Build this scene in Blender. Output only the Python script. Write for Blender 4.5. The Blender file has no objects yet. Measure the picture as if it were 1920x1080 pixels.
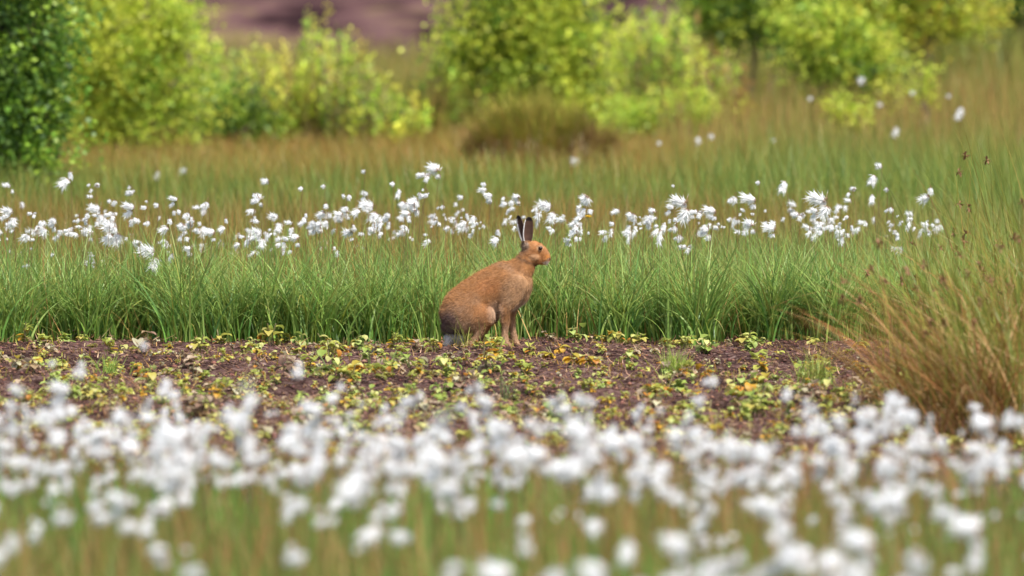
import bpy, bmesh, math, random
import numpy as np
from mathutils import Vector, Matrix, Quaternion

random.seed(7)
R = np.random.default_rng(11)
S = bpy.context.scene
C = S.collection
PI = math.pi

# ------------------------------------------------------------------ camera
CAM_H = 1.9
FPX = 13500.0                      # focal length in pixels of the 1920 frame
PITCH = math.atan(745 / FPX)
cam_d = bpy.data.cameras.new('camera')
cam = bpy.data.objects.new('camera', cam_d)
C.objects.link(cam)
cam.location = (0, 0, CAM_H)
cam.rotation_euler = (PI / 2 - PITCH, 0, 0)
cam_d.sensor_width = 36
cam_d.lens = 36 * FPX / 1920
cam_d.clip_start = 0.5
cam_d.clip_end = 3000
cam_d.dof.use_dof = True
cam_d.dof.focus_distance = 30.05
cam_d.dof.aperture_fstop = 3.2
S.camera = cam


def P(px, py, Y):
    """world x and z of the point seen at photo pixel px, py at ground distance Y"""
    u, v = px - 960, 540 - py
    dy = math.cos(PITCH) * FPX + math.sin(PITCH) * v
    dz = -math.sin(PITCH) * FPX + math.cos(PITCH) * v
    return u / dy * Y, CAM_H + dz / dy * Y


def slope(py):
    v = 540 - py
    return -(-math.sin(PITCH) * FPX + math.cos(PITCH) * v) / (math.cos(PITCH) * FPX + math.sin(PITCH) * v)


def ground_y(py, z=0.0):
    return (CAM_H - z) / slope(py)


# ------------------------------------------------------------------ noise
def vnoise(x, y, s=1.0, seed=0):
    x = np.asarray(x, float) * s + seed * 17.31
    y = np.asarray(y, float) * s - seed * 9.77
    xi, yi = np.floor(x), np.floor(y)
    fx, fy = x - xi, y - yi
    fx, fy = fx * fx * (3 - 2 * fx), fy * fy * (3 - 2 * fy)

    def h(a, b):
        q = np.sin(a * 127.1 + b * 311.7 + seed * 3.3) * 43758.5453
        return q - np.floor(q)
    return (h(xi, yi) * (1 - fx) + h(xi + 1, yi) * fx) * (1 - fy) + (h(xi, yi + 1) * (1 - fx) + h(xi + 1, yi + 1) * fx) * fy


def fbm(x, y, s=1.0, seed=0, n=4):
    r, a, t = 0, 1.0, 0
    for i in range(n):
        r = r + a * vnoise(x, y, s * 2 ** i, seed + i)
        t += a
        a *= 0.5
    return r / t


def sstep(a, b, x):
    t = np.clip((x - a) / (b - a), 0, 1)
    return t * t * (3 - 2 * t)


def ground_z(x, y):
    x, y = np.asarray(x, float), np.asarray(y, float)
    z = 0.50 * sstep(44, 64, y) * sstep(0.8, 5.0, x)
    z = z + 0.10 * (fbm(x, y, 0.35, 3) - 0.5) * sstep(33, 40, y)
    z = z + 0.5 * (fbm(x, y * 0.6, 0.25, 5) - 0.5) * sstep(72, 90, y)
    z = z + sstep(180, 700, y) * 3.0
    peat = sstep(20.5, 22, y) * (1 - sstep(29.6, 31, y))
    z = z + peat * (0.085 * (fbm(x, y, 2.2, 8, 3) - 0.5) + 0.030 * (fbm(x, y, 14.0, 9, 3) - 0.5))
    # spot where the hare sits stays level
    near = np.exp(-(((x + 0.15) / 0.45) ** 2 + ((y - 30) / 0.25) ** 2))
    return z * (1 - near)


# ------------------------------------------------------------------ helpers
def tag(o, label=None, cat=None, group=None, kind=None):
    if label: o['label'] = label
    if cat: o['category'] = cat
    if group: o['group'] = group
    if kind: o['kind'] = kind
    return o


def mesh_np(name, V, F, col=None, smooth=False):
    """mesh data from arrays, faces all with the same number of corners"""
    V = np.asarray(V, np.float32).reshape(-1, 3)
    F = np.asarray(F, np.int32)
    me = bpy.data.meshes.new(name)
    me.vertices.add(len(V))
    me.vertices.foreach_set('co', V.ravel())
    k = F.shape[1]
    me.loops.add(F.size)
    me.loops.foreach_set('vertex_index', F.ravel())
    me.polygons.add(len(F))
    me.polygons.foreach_set('loop_start', np.arange(0, F.size, k, dtype=np.int32))
    me.polygons.foreach_set('loop_total', np.full(len(F), k, np.int32))
    if smooth:
        me.polygons.foreach_set('use_smooth', np.ones(len(F), bool))
    me.update(calc_edges=True)
    if col is not None:
        set_col(me, col)
    return me


def set_col(me, col):
    col = np.clip(np.asarray(col, np.float32).reshape(-1, 3), 0, 1)
    a = me.attributes.new('Col', 'FLOAT_COLOR', 'POINT')
    a.data.foreach_set('color', np.hstack([col, np.ones((len(col), 1), np.float32)]).ravel())


def link(name, me, mat=None, parent=None, loc=None):
    o = bpy.data.objects.new(name, me)
    C.objects.link(o)
    if mat is not None and me is not None and not me.materials:
        me.materials.append(mat)
    if parent is not None:
        o.parent = parent
    if loc is not None:
        o.location = loc
    return o


def empty(name, loc, rz=0):
    o = bpy.data.objects.new(name, None)
    C.objects.link(o)
    o.location = loc
    o.rotation_euler = (0, 0, rz)
    o.empty_display_size = 0.1
    return o


class Soup:
    """collects quads with colours"""
    def __init__(s): s.V, s.F, s.K, s.n = [], [], [], 0

    def add(s, V, F, K):
        V = np.asarray(V, float).reshape(-1, 3)
        s.V.append(V); s.F.append(np.asarray(F) + s.n)
        K = np.asarray(K, float)
        if K.ndim == 1: K = np.tile(K, (len(V), 1))
        s.K.append(K.reshape(-1, 3)); s.n += len(V)

    def mesh(s, name, smooth=False):
        return mesh_np(name, np.concatenate(s.V), np.concatenate(s.F), np.concatenate(s.K), smooth)


def ribbons(base, L, w, az, th0, bend, K, c0, c1, twist=None, pw=1.6):
    """N tapering blades. base (N,3); the rest (N,) ; colours (N,3)"""
    N = len(base)
    t = np.linspace(0, 1, K + 1)
    th = th0[:, None] + bend[:, None] * t[None, :-1]
    step = (L / K)[:, None]
    d = np.stack([np.sin(th) * np.cos(az)[:, None], np.sin(th) * np.sin(az)[:, None], np.cos(th)], -1) * step[..., None]
    cen = np.concatenate([np.zeros((N, 1, 3)), np.cumsum(d, 1)], 1) + base[:, None, :]
    fa = (az + PI / 2) if twist is None else twist
    side = np.stack([np.cos(fa), np.sin(fa), np.zeros(N)], -1)
    ww = (w[:, None] * np.maximum(1 - t ** pw, 0.06)[None, :] * 0.5)[..., None] * side[:, None, :]
    V = np.stack([cen - ww, cen + ww], 2)          # N,K+1,2,3
    col = c0[:, None, :] * (1 - t)[None, :, None] + c1[:, None, :] * t[None, :, None]
    col = np.repeat(col[:, :, None, :], 2, 2)
    i = np.arange(N)[:, None] * (K + 1) * 2 + np.arange(K)[None, :] * 2
    F = np.stack([i, i + 1, i + 3, i + 2], -1).reshape(-1, 4)
    return V.reshape(-1, 3), F, col.reshape(-1, 3)


def tube(pts, rads, sides=5):
    pts = np.asarray(pts, float)
    n = len(pts)
    tan = np.gradient(pts, axis=0)
    tan /= np.linalg.norm(tan, axis=1, keepdims=True) + 1e-9
    ref = np.array([0.31, 0.95, 0.02])
    a = np.cross(tan, ref); a /= np.linalg.norm(a, axis=1, keepdims=True) + 1e-9
    b = np.cross(tan, a)
    ph = np.arange(sides) / sides * 2 * PI
    V = pts[:, None, :] + np.asarray(rads)[:, None, None] * (np.cos(ph)[None, :, None] * a[:, None, :] + np.sin(ph)[None, :, None] * b[:, None, :])
    i = np.arange(n - 1)[:, None] * sides
    j = np.arange(sides)[None, :]
    k = (j + 1) % sides
    F = np.stack([i + j, i + k, i + sides + k, i + sides + j], -1).reshape(-1, 4)
    return V.reshape(-1, 3), F


def pick(cols, n, jit=0.12, weights=None):
    cols = np.asarray(cols, float)
    g = (cols[:, 1] > cols[:, 0] * 0.95)[:, None]          # living greens lean to yellow
    cols = np.where(g, cols * np.array([1.26, 1.16, 0.72]), cols * np.array([1.2, 1.02, 0.68]))
    i = R.choice(len(cols), n, p=None if weights is None else np.asarray(weights) / np.sum(weights))
    c = cols[i] * (1 + R.normal(0, jit, (n, 1))) * (1 + R.normal(0, jit * 0.35, (n, 3)))
    return np.clip(c, 0.004, 0.95)


# ------------------------------------------------------------------ materials
def new_mat(name):
    m = bpy.data.materials.new(name)
    m.use_nodes = True
    nt = m.node_tree
    for n in list(nt.nodes): nt.nodes.remove(n)
    return m, nt, nt.nodes.new('ShaderNodeOutputMaterial')


def leaf_mat(name, trans=0.35, gloss=0.06, rough=0.45, color=None, noise=0):
    m, nt, out = new_mat(name)
    L = nt.links.new
    if color is None:
        a = nt.nodes.new('ShaderNodeAttribute'); a.attribute_name = 'Col'
        col = a.outputs['Color']
    else:
        a = nt.nodes.new('ShaderNodeRGB'); a.outputs[0].default_value = (*color, 1)
        col = a.outputs[0]
    if noise:
        tx = nt.nodes.new('ShaderNodeTexNoise'); tx.inputs['Scale'].default_value = noise
        tc = nt.nodes.new('ShaderNodeTexCoord'); L(tc.outputs['Object'], tx.inputs['Vector'])
        mr = nt.nodes.new('ShaderNodeMapRange'); mr.inputs['To Min'].default_value = 0.72; mr.inputs['To Max'].default_value = 1.28
        L(tx.outputs['Fac'], mr.inputs['Value'])
        mx = nt.nodes.new('ShaderNodeVectorMath'); mx.operation = 'SCALE'
        L(col, mx.inputs[0]); L(mr.outputs[0], mx.inputs['Scale'])
        col = mx.outputs[0]
    d = nt.nodes.new('ShaderNodeBsdfDiffuse'); t = nt.nodes.new('ShaderNodeBsdfTranslucent'); g = nt.nodes.new('ShaderNodeBsdfGlossy')
    L(col, d.inputs['Color']); L(col, t.inputs['Color'])
    g.inputs['Roughness'].default_value = rough
    m1 = nt.nodes.new('ShaderNodeMixShader'); m1.inputs[0].default_value = trans
    L(d.outputs[0], m1.inputs[1]); L(t.outputs[0], m1.inputs[2])
    m2 = nt.nodes.new('ShaderNodeMixShader'); m2.inputs[0].default_value = gloss
    L(m1.outputs[0], m2.inputs[1]); L(g.outputs[0], m2.inputs[2])
    L(m2.outputs[0], out.inputs['Surface'])
    return m


M_grass = leaf_mat('grass_blades', 0.40, 0.02, 0.45)
M_leaf = leaf_mat('tree_leaves', 0.48, 0.02, 0.5)
M_dry = leaf_mat('dry_stems', 0.25, 0.01, 0.6)
M_cotton = leaf_mat('cotton_fluff', 0.42, 0.0, 0.5)
M_wood = leaf_mat('twig_bark', 0.0, 0.02, 0.6, noise=40)
M_peaty = leaf_mat('peat_crumb', 0.0, 0.02, 0.7)
M_fur = leaf_mat('hare_fur', 0.12, 0.02, 0.5, noise=32)
M_plant = leaf_mat('seedling_leaves', 0.4, 0.02, 0.5)


def ground_material():
    m, nt, out = new_mat('bog_ground')
    L = nt.links.new
    geo = nt.nodes.new('ShaderNodeNewGeometry')
    sep = nt.nodes.new('ShaderNodeSeparateXYZ'); L(geo.outputs['Position'], sep.inputs[0])

    def ramp(val, stops, interp='LINEAR'):
        r = nt.nodes.new('ShaderNodeValToRGB'); r.color_ramp.interpolation = interp
        e = r.color_ramp.elements
        while len(e) < len(stops): e.new(0.5)
        for q, (p, c) in zip(e, stops): q.position = p; q.color = (*c, 1)
        L(val, r.inputs[0]); return r.outputs[0]

    def noise(scale, det=6, vec=None):
        t = nt.nodes.new('ShaderNodeTexNoise'); t.inputs['Scale'].default_value = scale; t.inputs['Detail'].default_value = det
        L(vec or geo.outputs['Position'], t.inputs['Vector']); return t.outputs['Fac']

    def rng(val, a, b, c=0.0, d=1.0):
        r = nt.nodes.new('ShaderNodeMapRange'); r.interpolation_type = 'SMOOTHSTEP'
        for k, v in zip(('From Min', 'From Max', 'To Min', 'To Max'), (a, b, c, d)): r.inputs[k].default_value = v
        L(val, r.inputs['Value']); return r.outputs[0]

    def mix(f, a, b):
        x = nt.nodes.new('ShaderNodeMix'); x.data_type = 'RGBA'
        L(f, x.inputs['Factor']); L(a, x.inputs['A']); L(b, x.inputs['B']); return x.outputs['Result']

    def math_(op, a, b):
        x = nt.nodes.new('ShaderNodeMath'); x.operation = op
        for i, v in enumerate((a, b)):
            if isinstance(v, float): x.inputs[i].default_value = v
            else: L(v, x.inputs[i])
        return x.outputs[0]
    peat = ramp(noise(38, 8), [(0.30, (0.020, 0.011, 0.010)), (0.48, (0.062, 0.034, 0.029)), (0.62, (0.12, 0.072, 0.060)), (0.78, (0.26, 0.19, 0.165))])
    mp = nt.nodes.new('ShaderNodeMapping'); mp.inputs['Scale'].default_value = (0.8, 0.12, 1)
    L(geo.outputs['Position'], mp.inputs['Vector'])
    moor = ramp(noise(1.0, 6, mp.outputs[0]), [(0.40, (0.022, 0.012, 0.013)), (0.47, (0.070, 0.037, 0.036)), (0.56, (0.105, 0.058, 0.055)), (0.66, (0.15, 0.11, 0.05))])
    moss = ramp(noise(3.0, 6), [(0.3, (0.05, 0.05, 0.018)), (0.55, (0.10, 0.09, 0.03)), (0.75, (0.16, 0.11, 0.045))])
    y = sep.outputs['Y']
    wob = noise(1.2, 3)
    yy = math_('ADD', y, math_('MULTIPLY', math_('SUBTRACT', wob, 0.5), 1.5))
    inpeat = math_('MULTIPLY', rng(yy, 21.0, 22.0), math_('SUBTRACT', 1.0, rng(yy, 30.4, 30.9)))
    dk = rng(noise(1.6, 4), 0.38, 0.56, 0.5, 1.05)
    pv = nt.nodes.new('ShaderNodeVectorMath'); pv.operation = 'SCALE'; L(peat, pv.inputs[0]); L(dk, pv.inputs['Scale'])
    c = mix(inpeat, moss, pv.outputs[0])
    yf = math_('ADD', y, math_('MULTIPLY', math_('SUBTRACT', noise(0.25, 3), 0.5), 10.0))
    c = mix(rng(yf, 72.0, 77.0), c, moor)
    b = nt.nodes.new('ShaderNodeBsdfPrincipled'); L(c, b.inputs['Base Color'])
    b.inputs['Roughness'].default_value = 0.95; b.inputs['Specular IOR Level'].default_value = 0.0
    bp = nt.nodes.new('ShaderNodeBump'); bp.inputs['Strength'].default_value = 0.9; bp.inputs['Distance'].default_value = 0.02
    L(noise(45, 6), bp.inputs['Height']); L(bp.outputs[0], b.inputs['Normal'])
    L(b.outputs[0], out.inputs['Surface'])
    return m


# ------------------------------------------------------------------ ground
xs = np.concatenate([-np.geomspace(700, 4, 45), np.linspace(-3.9, 3.9, 261), np.geomspace(4, 700, 45)])
ys = np.concatenate([np.linspace(-60, 12, 14), np.linspace(13, 20.8, 30), np.linspace(20.85, 31.2, 300), np.linspace(31.4, 80, 160), np.geomspace(81, 2200, 90)])
gx, gy = np.meshgrid(xs, ys)
gz = ground_z(gx, gy)
V = np.stack([gx, gy, gz], -1).reshape(-1, 3)
ny, nx = gx.shape
i = (np.arange(ny - 1)[:, None] * nx + np.arange(nx - 1)[None, :])
F = np.stack([i, i + 1, i + nx + 1, i + nx], -1).reshape(-1, 4)
g = link('ground', mesh_np('ground', V, F, smooth=True), ground_material())
tag(g, kind='structure')


# ------------------------------------------------------------------ grasses
def scatter(n, y0, y1, xh=None, clump=None, cl_s=1.5, seed=0):
    """ground points in the strip the camera looks over, a bit wider than the frame"""
    y = y0 + (y1 - y0) * R.random(n)
    half = (xh if xh is not None else 0.0)
    x = (R.random(n) * 2 - 1) * (y * 0.0711 + 0.6 + half)
    if clump:
        keep = R.random(n) < (1 - clump) + clump * sstep(0.35, 0.62, fbm(x, y, cl_s, seed, 2)) * 1.0
        x, y = x[keep], y[keep]
    return x, y


def grass(name, label, x, y, L, w, th0, bend, cols, tips, K=4, az=None, mat=None, weights=None, tw=None, jit=0.14, cmod=None):
    n = len(x)
    base = np.stack([x, y, ground_z(x, y) - 0.01], -1)
    az = R.random(n) * 2 * PI if az is None else az
    c0 = pick(cols, n, jit, weights)
    c1 = pick(tips, n, jit)
    if cmod is not None: c0, c1 = cmod(x, y, c0, c1)
    tws = az + PI / 2 + R.normal(0, 0.7, n)
    V, F, K_ = ribbons(base, L, w, az, th0, bend, K, c0, c1, tws)
    o = link(name, mesh_np(name, V, F, K_), mat or M_grass)
    tag(o, label, 'grass', kind='stuff')
    return o


# (a) the sharp sedge belt just behind the hare
G1 = [(0.10, 0.225, 0.055), (0.155, 0.29, 0.075), (0.080, 0.20, 0.075), (0.25, 0.37, 0.14), (0.20, 0.26, 0.06)]
G1t = [(0.16, 0.26, 0.09), (0.23, 0.32, 0.14), (0.23, 0.22, 0.09), (0.12, 0.22, 0.09)]
x, y = scatter(19000, 30.18, 32.4, 0.5)
tx = fbm(x, y, 1.6, 21, 2)
edge = 30.18 + 0.42 * vnoise(x, x * 0, 1.9, 4) + 0.16 * vnoise(x, x * 0, 6.0, 5) + 0.9 * sstep(1.25, 1.9, x) * 0
k = y > edge
x, y, tx = x[k], y[k], tx[k]
n = len(x)
L_ = (0.22 + 0.26 * R.random(n)) * (0.72 + 0.55 * tx)
grass('grass', 'bright green sedge belt of fine arching blades behind the hare', x, y, L_, 0.0038 + 0.0042 * R.random(n),
      np.abs(R.normal(0, 0.2, n)), np.abs(R.normal(0.8, 0.6, n)), G1, G1t, K=6, weights=[4, 4, 3, 1.6, 1.4])
xs_, ys_ = scatter(2600, 30.3, 33.5, 0.4)
n = len(xs_)
grass('grass', 'dead straw blades bent through the green sedge belt', xs_, ys_, 0.2 + 0.25 * R.random(n), 0.003 + 0.002 * R.random(n),
      np.abs(R.normal(0.3, 0.35, n)), R.normal(0.6, 0.8, n), [(0.40, 0.30, 0.16), (0.30, 0.20, 0.09)], [(0.45, 0.36, 0.22), (0.32, 0.2, 0.1)], K=5, mat=M_dry)
# tussocks inside the belt: fans of longer arching blades
tcx = np.linspace(-3.2, 3.2, 58) + R.normal(0, 0.05, 58)
tcy = 30.24 + 0.42 * R.random(58)
X, Y = [], []
for a, b in zip(tcx, tcy):
    m_ = R.integers(90, 190)
    X.append(a + R.normal(0, 0.045, m_)); Y.append(b + R.normal(0, 0.05, m_))
x, y = np.concatenate(X), np.concatenate(Y)
n = len(x)
az = np.where(R.random(n) < 0.5, 0, PI) + R.normal(0, 0.9, n)
hare_gap = np.exp(-((x + 0.1) / 0.4) ** 2) * 0.2
y = y + hare_gap
grass('grass', 'arching tufts of green sedge along the front edge of the belt', x, y, 0.28 + 0.28 * R.random(n), 0.0050 + 0.0055 * R.random(n),
      np.abs(R.normal(0.16, 0.16, n)), np.abs(R.normal(1.15, 0.65, n)), G1, G1t, K=8, az=az, weights=[3, 4, 2, 3, 2])
# (b) deeper part of the belt, browner tips
x, y = scatter(26000, 32.2, 37.2, 0.5)
n = len(x)


def belt_mod(x, y, c0, c1):
    f = sstep(32.0, 34.0, y + 2.4 * (fbm(x, y, 0.8, 31, 2) - 0.5))[:, None]
    br = pick([(0.20, 0.13, 0.05), (0.17, 0.15, 0.05), (0.24, 0.13, 0.06)], len(x))
    right = sstep(1.2, 2.2, x)[:, None]
    f2 = f * (1 - 0.5 * right)
    return c0 * (1 - 0.35 * f2) + br * 0.35 * f2, c1 * (1 - 0.75 * f2) + br * 0.75 * f2


grass('grass', 'olive sedge with browned tips among the cottongrass stems', x, y, 0.26 + 0.2 * R.random(n), 0.0045 + 0.003 * R.random(n),
      np.abs(R.normal(0, 0.16, n)), np.abs(R.normal(0.4, 0.4, n)), G1, G1t, K=4, cmod=belt_mod)
# reddish flowering stalks above the sedge
x, y = scatter(9000, 30.9, 37.0, 0.5, 0.8, 1.2, 41)
n = len(x)
RB = [(0.26, 0.12, 0.05), (0.30, 0.17, 0.07), (0.20, 0.10, 0.045), (0.24, 0.19, 0.08)]
grass('grass', 'thin reddish brown flowering stalks standing over the sedge', x, y, 0.36 + 0.16 * R.random(n) - 0.1 * sstep(1.2, 2.2, x), 0.0028 + 0.0015 * R.random(n),
      np.abs(R.normal(0, 0.12, n)), R.normal(0.25, 0.3, n), [(0.14, 0.16, 0.05), (0.2, 0.14, 0.06)], RB, K=4, mat=M_dry)

# (c) the wide meadow beyond
def mead_mod(x, y, c0, c1):
    n = len(x)
    px = x / y * FPX + 960
    org = pick([(0.30, 0.17, 0.065), (0.31, 0.205, 0.075), (0.23, 0.19, 0.06), (0.20, 0.21, 0.06)], n)
    grn = pick([(0.095, 0.175, 0.055), (0.13, 0.21, 0.06), (0.18, 0.21, 0.06)], n)
    pale = pick([(0.25, 0.21, 0.10), (0.19, 0.20, 0.07), (0.15, 0.20, 0.06)], n)
    f = sstep(38.8, 45.0, y + 7.0 * (fbm(x, y, 0.45, 51, 3) - 0.5))
    f = f * (1.0 - 0.62 * sstep(1150, 1500, px))
    f = np.clip(f + R.normal(0, 0.18, n), 0, 1)[:, None]
    far = np.clip(sstep(52, 60, y) + R.normal(0, 0.2, n), 0, 1)[:, None] * (0.75 - 0.40 * sstep(1150, 1400, px))[:, None]
    c = grn * (1 - f) + org * f
    c = c * (1 - far) + pale * far
    return c * 0.9, c * 1.08


x, y = scatter(95000, 36.8, 58, 1.2)
n = len(x)
px = x / y * FPX + 960
k = ~((np.abs(px - 1003) < 150) & (y > 46.7) & (y < 49.0)) & ~((np.abs(px - 1003) < 150) & (y > 43.2) & (y < 46.8) & (R.random(len(y)) < 0.55))
x, y, px = x[k], y[k], px[k]; n = len(x)
h = (0.24 + 0.20 * R.random(n)) * (1 - 0.42 * sstep(43, 47, y) * (1 - 0.5 * sstep(1100, 1350, px))) + (0.20 * (1 - sstep(47, 51, y)) - 0.04) * sstep(1150, 1500, px) * R.random(n)
grass('grass', 'meadow of orange brown and olive grass beyond the cottongrass', x, y, h, 0.006 + 0.004 * R.random(n),
      np.abs(R.normal(0, 0.22, n)), np.abs(R.normal(0.35, 0.4, n)), G1, RB, K=3, cmod=mead_mod)
x, y = scatter(42000, 57.5, 78, 1.6)
k = R.random(len(x)) < 1 - sstep(68, 78, y) * 0.9
x, y = x[k], y[k]
n = len(x)
grass('grass', 'pale rough grass at the foot of the bushes before bare peat', x, y, 0.25 + 0.30 * R.random(n), 0.009 + 0.005 * R.random(n),
      np.abs(R.normal(0, 0.2, n)), np.abs(R.normal(0.3, 0.4, n)), G1, RB, K=3, cmod=mead_mod)
# taller dock coloured stalks on the rise to the right
x = 1.0 + 4.2 * R.random(3600); y = 46 + 9 * R.random(3600)
n = len(x)
grass('grass', 'tall reddish and straw coloured stalks on the rise at right', x, y, 0.30 + 0.32 * R.random(n), 0.006 + 0.003 * R.random(n),
      np.abs(R.normal(0, 0.12, n)), R.normal(0.2, 0.25, n), [(0.17, 0.17, 0.06), (0.22, 0.16, 0.07)], [(0.30, 0.16, 0.09), (0.32, 0.25, 0.13), (0.19, 0.2, 0.07)], K=4, mat=M_dry)

x, y = scatter(30000, 50.8, 56, 0)
px = x / y * FPX + 960
k = ((px > 730) & (px < 890) & (y > 53)) | ((px > 1150) & (px < 1420) & (y > 54) & (R.random(len(px)) < 0.3))
x, y = x[k], y[k]; n = len(x)
grass('grass', 'tall olive and straw grass filling the gap between willow and central birch', x, y, 0.30 + 0.35 * R.random(n), 0.008 + 0.004 * R.random(n),
      np.abs(R.normal(0, 0.14, n)), R.normal(0.2, 0.3, n), [(0.15, 0.19, 0.05), (0.22, 0.2, 0.07), (0.17, 0.13, 0.05)], [(0.30, 0.20, 0.09), (0.25, 0.27, 0.08), (0.20, 0.22, 0.07)], K=4)

# (d) grass of the near bed, out of focus
x, y = scatter(42000, 12.2, 21.6, 0.5)
edge = 20.6 + 0.9 * (vnoise(x, x * 0, 1.1, 77))
k = y < edge
x, y = x[k], y[k]
n = len(x)


def near_mod(x, y, c0, c1):
    n = len(x)
    f = (sstep(0.50, 0.66, fbm(x, y, 1.6, 61, 3) + 0.05 * (y - 18) / 2) * 0.5)[:, None]
    br = pick([(0.27, 0.15, 0.08), (0.21, 0.15, 0.07), (0.30, 0.20, 0.12)], n)
    gr = pick([(0.09, 0.23, 0.05), (0.12, 0.27, 0.06), (0.08, 0.20, 0.05)], n)
    return gr * (1 - 0.45 * f) + br * 0.45 * f, gr * (1 - 0.85 * f) + br * 0.85 * f


grass('grass', 'green and russet grass under the near cottongrass bed', x, y, 0.20 + 0.16 * R.random(n), 0.0045 + 0.003 * R.random(n),
      np.abs(R.normal(0, 0.18, n)), np.abs(R.normal(0.4, 0.4, n)), G1, RB, K=4, cmod=near_mod)

x, y = scatter(9000, 14.5, 21.5, 0.4, 0.85, 2.2, 44)
n = len(x)
grass('grass', 'fine rosy brown flower stalks between the near cottongrass heads', x, y, 0.30 + 0.16 * R.random(n), 0.003 + 0.003 * R.random(n),
      np.abs(R.normal(0, 0.15, n)), R.normal(0.25, 0.3, n), [(0.16, 0.13, 0.05), (0.2, 0.12, 0.06)], [(0.34, 0.17, 0.11), (0.42, 0.26, 0.19), (0.25, 0.11, 0.06)], K=4, mat=M_dry)
# ------------------------------------------------------------------ peat crumbs, litter
def crumbs(n, y0, y1, s0, s1, cols, zoff=0.0):
    y = y0 + (y1 - y0) * R.random(n); x = (R.random(n) * 2 - 1) * (y * 0.0711 + 0.6)
    z = ground_z(x, y)
    s = s0 + (s1 - s0) * R.random(n) ** 3
    base = np.array([(1, 0, 0), (0, 1, 0), (-1, 0, 0), (0, -1, 0), (0, 0, 0.8), (0, 0, -0.8)], float)
    ang = R.random(n) * 2 * PI
    V = base[None] * (1 + R.normal(0, 0.3, (n, 6, 3))) * s[:, None, None]
    V[..., 2] *= 0.7
    ca, sa = np.cos(ang)[:, None], np.sin(ang)[:, None]
    vx = V[..., 0] * ca - V[..., 1] * sa; vy = V[..., 0] * sa + V[..., 1] * ca
    V = np.stack([vx + x[:, None], vy + y[:, None], V[..., 2] + (z + s * 0.2 + zoff)[:, None]], -1)
    f = np.array([(0, 1, 4), (1, 2, 4), (2, 3, 4), (3, 0, 4), (1, 0, 5), (2, 1, 5), (3, 2, 5), (0, 3, 5)])
    F = (np.arange(n)[:, None, None] * 6 + f[None]).reshape(-1, 3)
    K = np.repeat(pick(cols, n, 0.25), 6, 0)
    return mesh_np('peat_crumbs', V, F, K)


o = link('peat_crumbs', crumbs(42000, 21.4, 30.7, 0.003, 0.014, [(0.035, 0.018, 0.018), (0.06, 0.032, 0.030), (0.10, 0.058, 0.052), (0.16, 0.10, 0.09), (0.085, 0.045, 0.05)]), M_peaty)
tag(o, 'crumbled dark reddish brown peat covering the bare strip', 'peat crumbs', kind='stuff')
# twigs and dead stems lying on the peat
n = 15000
y = 21.6 + 9.1 * R.random(n); x = (R.random(n) * 2 - 1) * (y * 0.0711 + 0.6)
base = np.stack([x, y, ground_z(x, y) + 0.006 + 0.012 * R.random(n)], -1)
V, F, K_ = ribbons(base, 0.02 + 0.06 * R.random(n) ** 2, 0.0022 + 0.003 * R.random(n), R.random(n) * 2 * PI, R.normal(1.35, 0.25, n), R.normal(0, 0.7, n), 3,
                   pick([(0.30, 0.21, 0.17), (0.17, 0.09, 0.07), (0.42, 0.34, 0.29), (0.22, 0.14, 0.07)], n, 0.25), pick([(0.34, 0.25, 0.2), (0.2, 0.11, 0.08)], n, 0.2), R.random(n) * 6)
o = link('plant_litter', mesh_np('plant_litter', V, F, K_), M_dry)
tag(o, 'pale dead stems and leaf litter strewn over the peat', 'litter', kind='stuff')
# low mossy growth between the seedlings
x, y = scatter(30000, 21.6, 30.3, 0.0, 0.97, 1.6, 71)
px = x / y * FPX + 960
k = R.random(len(x)) < np.clip(1.25 - sstep(25.0, 30.0, y) * 1.0 + 0.0 * px, 0.1, 1)
x, y = x[k], y[k]
n = len(x)
grass('ground_cover', 'low olive and yellowish sprigs creeping over the peat', x, y, 0.015 + 0.035 * R.random(n), 0.004 + 0.006 * R.random(n),
      np.abs(R.normal(0.6, 0.4, n)), R.normal(0.5, 0.6, n), [(0.20, 0.22, 0.045), (0.28, 0.24, 0.06), (0.20, 0.12, 0.06), (0.30, 0.22, 0.13)], [(0.26, 0.28, 0.05), (0.34, 0.22, 0.05), (0.36, 0.27, 0.17)], K=2, mat=M_plant)


# ------------------------------------------------------------------ seedlings on the peat
def leaf_quads(soup, base, direction, length, width, col, droop=0.8, up=None):
    """a rounded leaf of 6 quads, folded on its midrib and drooping to the tip"""
    d = np.array(direction, float); d /= np.linalg.norm(d)
    u = np.array([0, 0, 1.0]) if up is None else np.array(up, float)
    s = np.cross(d, u); s /= np.linalg.norm(s) + 1e-9
    nrm = np.cross(s, d)
    prof = [0.12, 0.8, 1.0, 0.72, 0.06]
    rows = []
    p = np.array(base, float)
    ang = 0.0
    for k_, w_ in enumerate(prof):
        dd = d * math.cos(ang) - nrm * math.sin(ang)
        nn = nrm * math.cos(ang) + d * math.sin(ang)
        hw = width * 0.5 * w_
        rows += [p - s * hw + nn * hw * 0.35, p, p + s * hw + nn * hw * 0.35]
        p = p + dd * length / 4
        ang += droop / 4
    F = []
    for k_ in range(4):
        a = k_ * 3
        F += [(a, a + 1, a + 4, a + 3), (a + 1, a + 2, a + 5, a + 4)]
    c = np.array(col)
    K = np.tile(c, (15, 1)) * (1 + R.normal(0, 0.06, (15, 1)))
    soup.add(rows, F, K)


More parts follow.
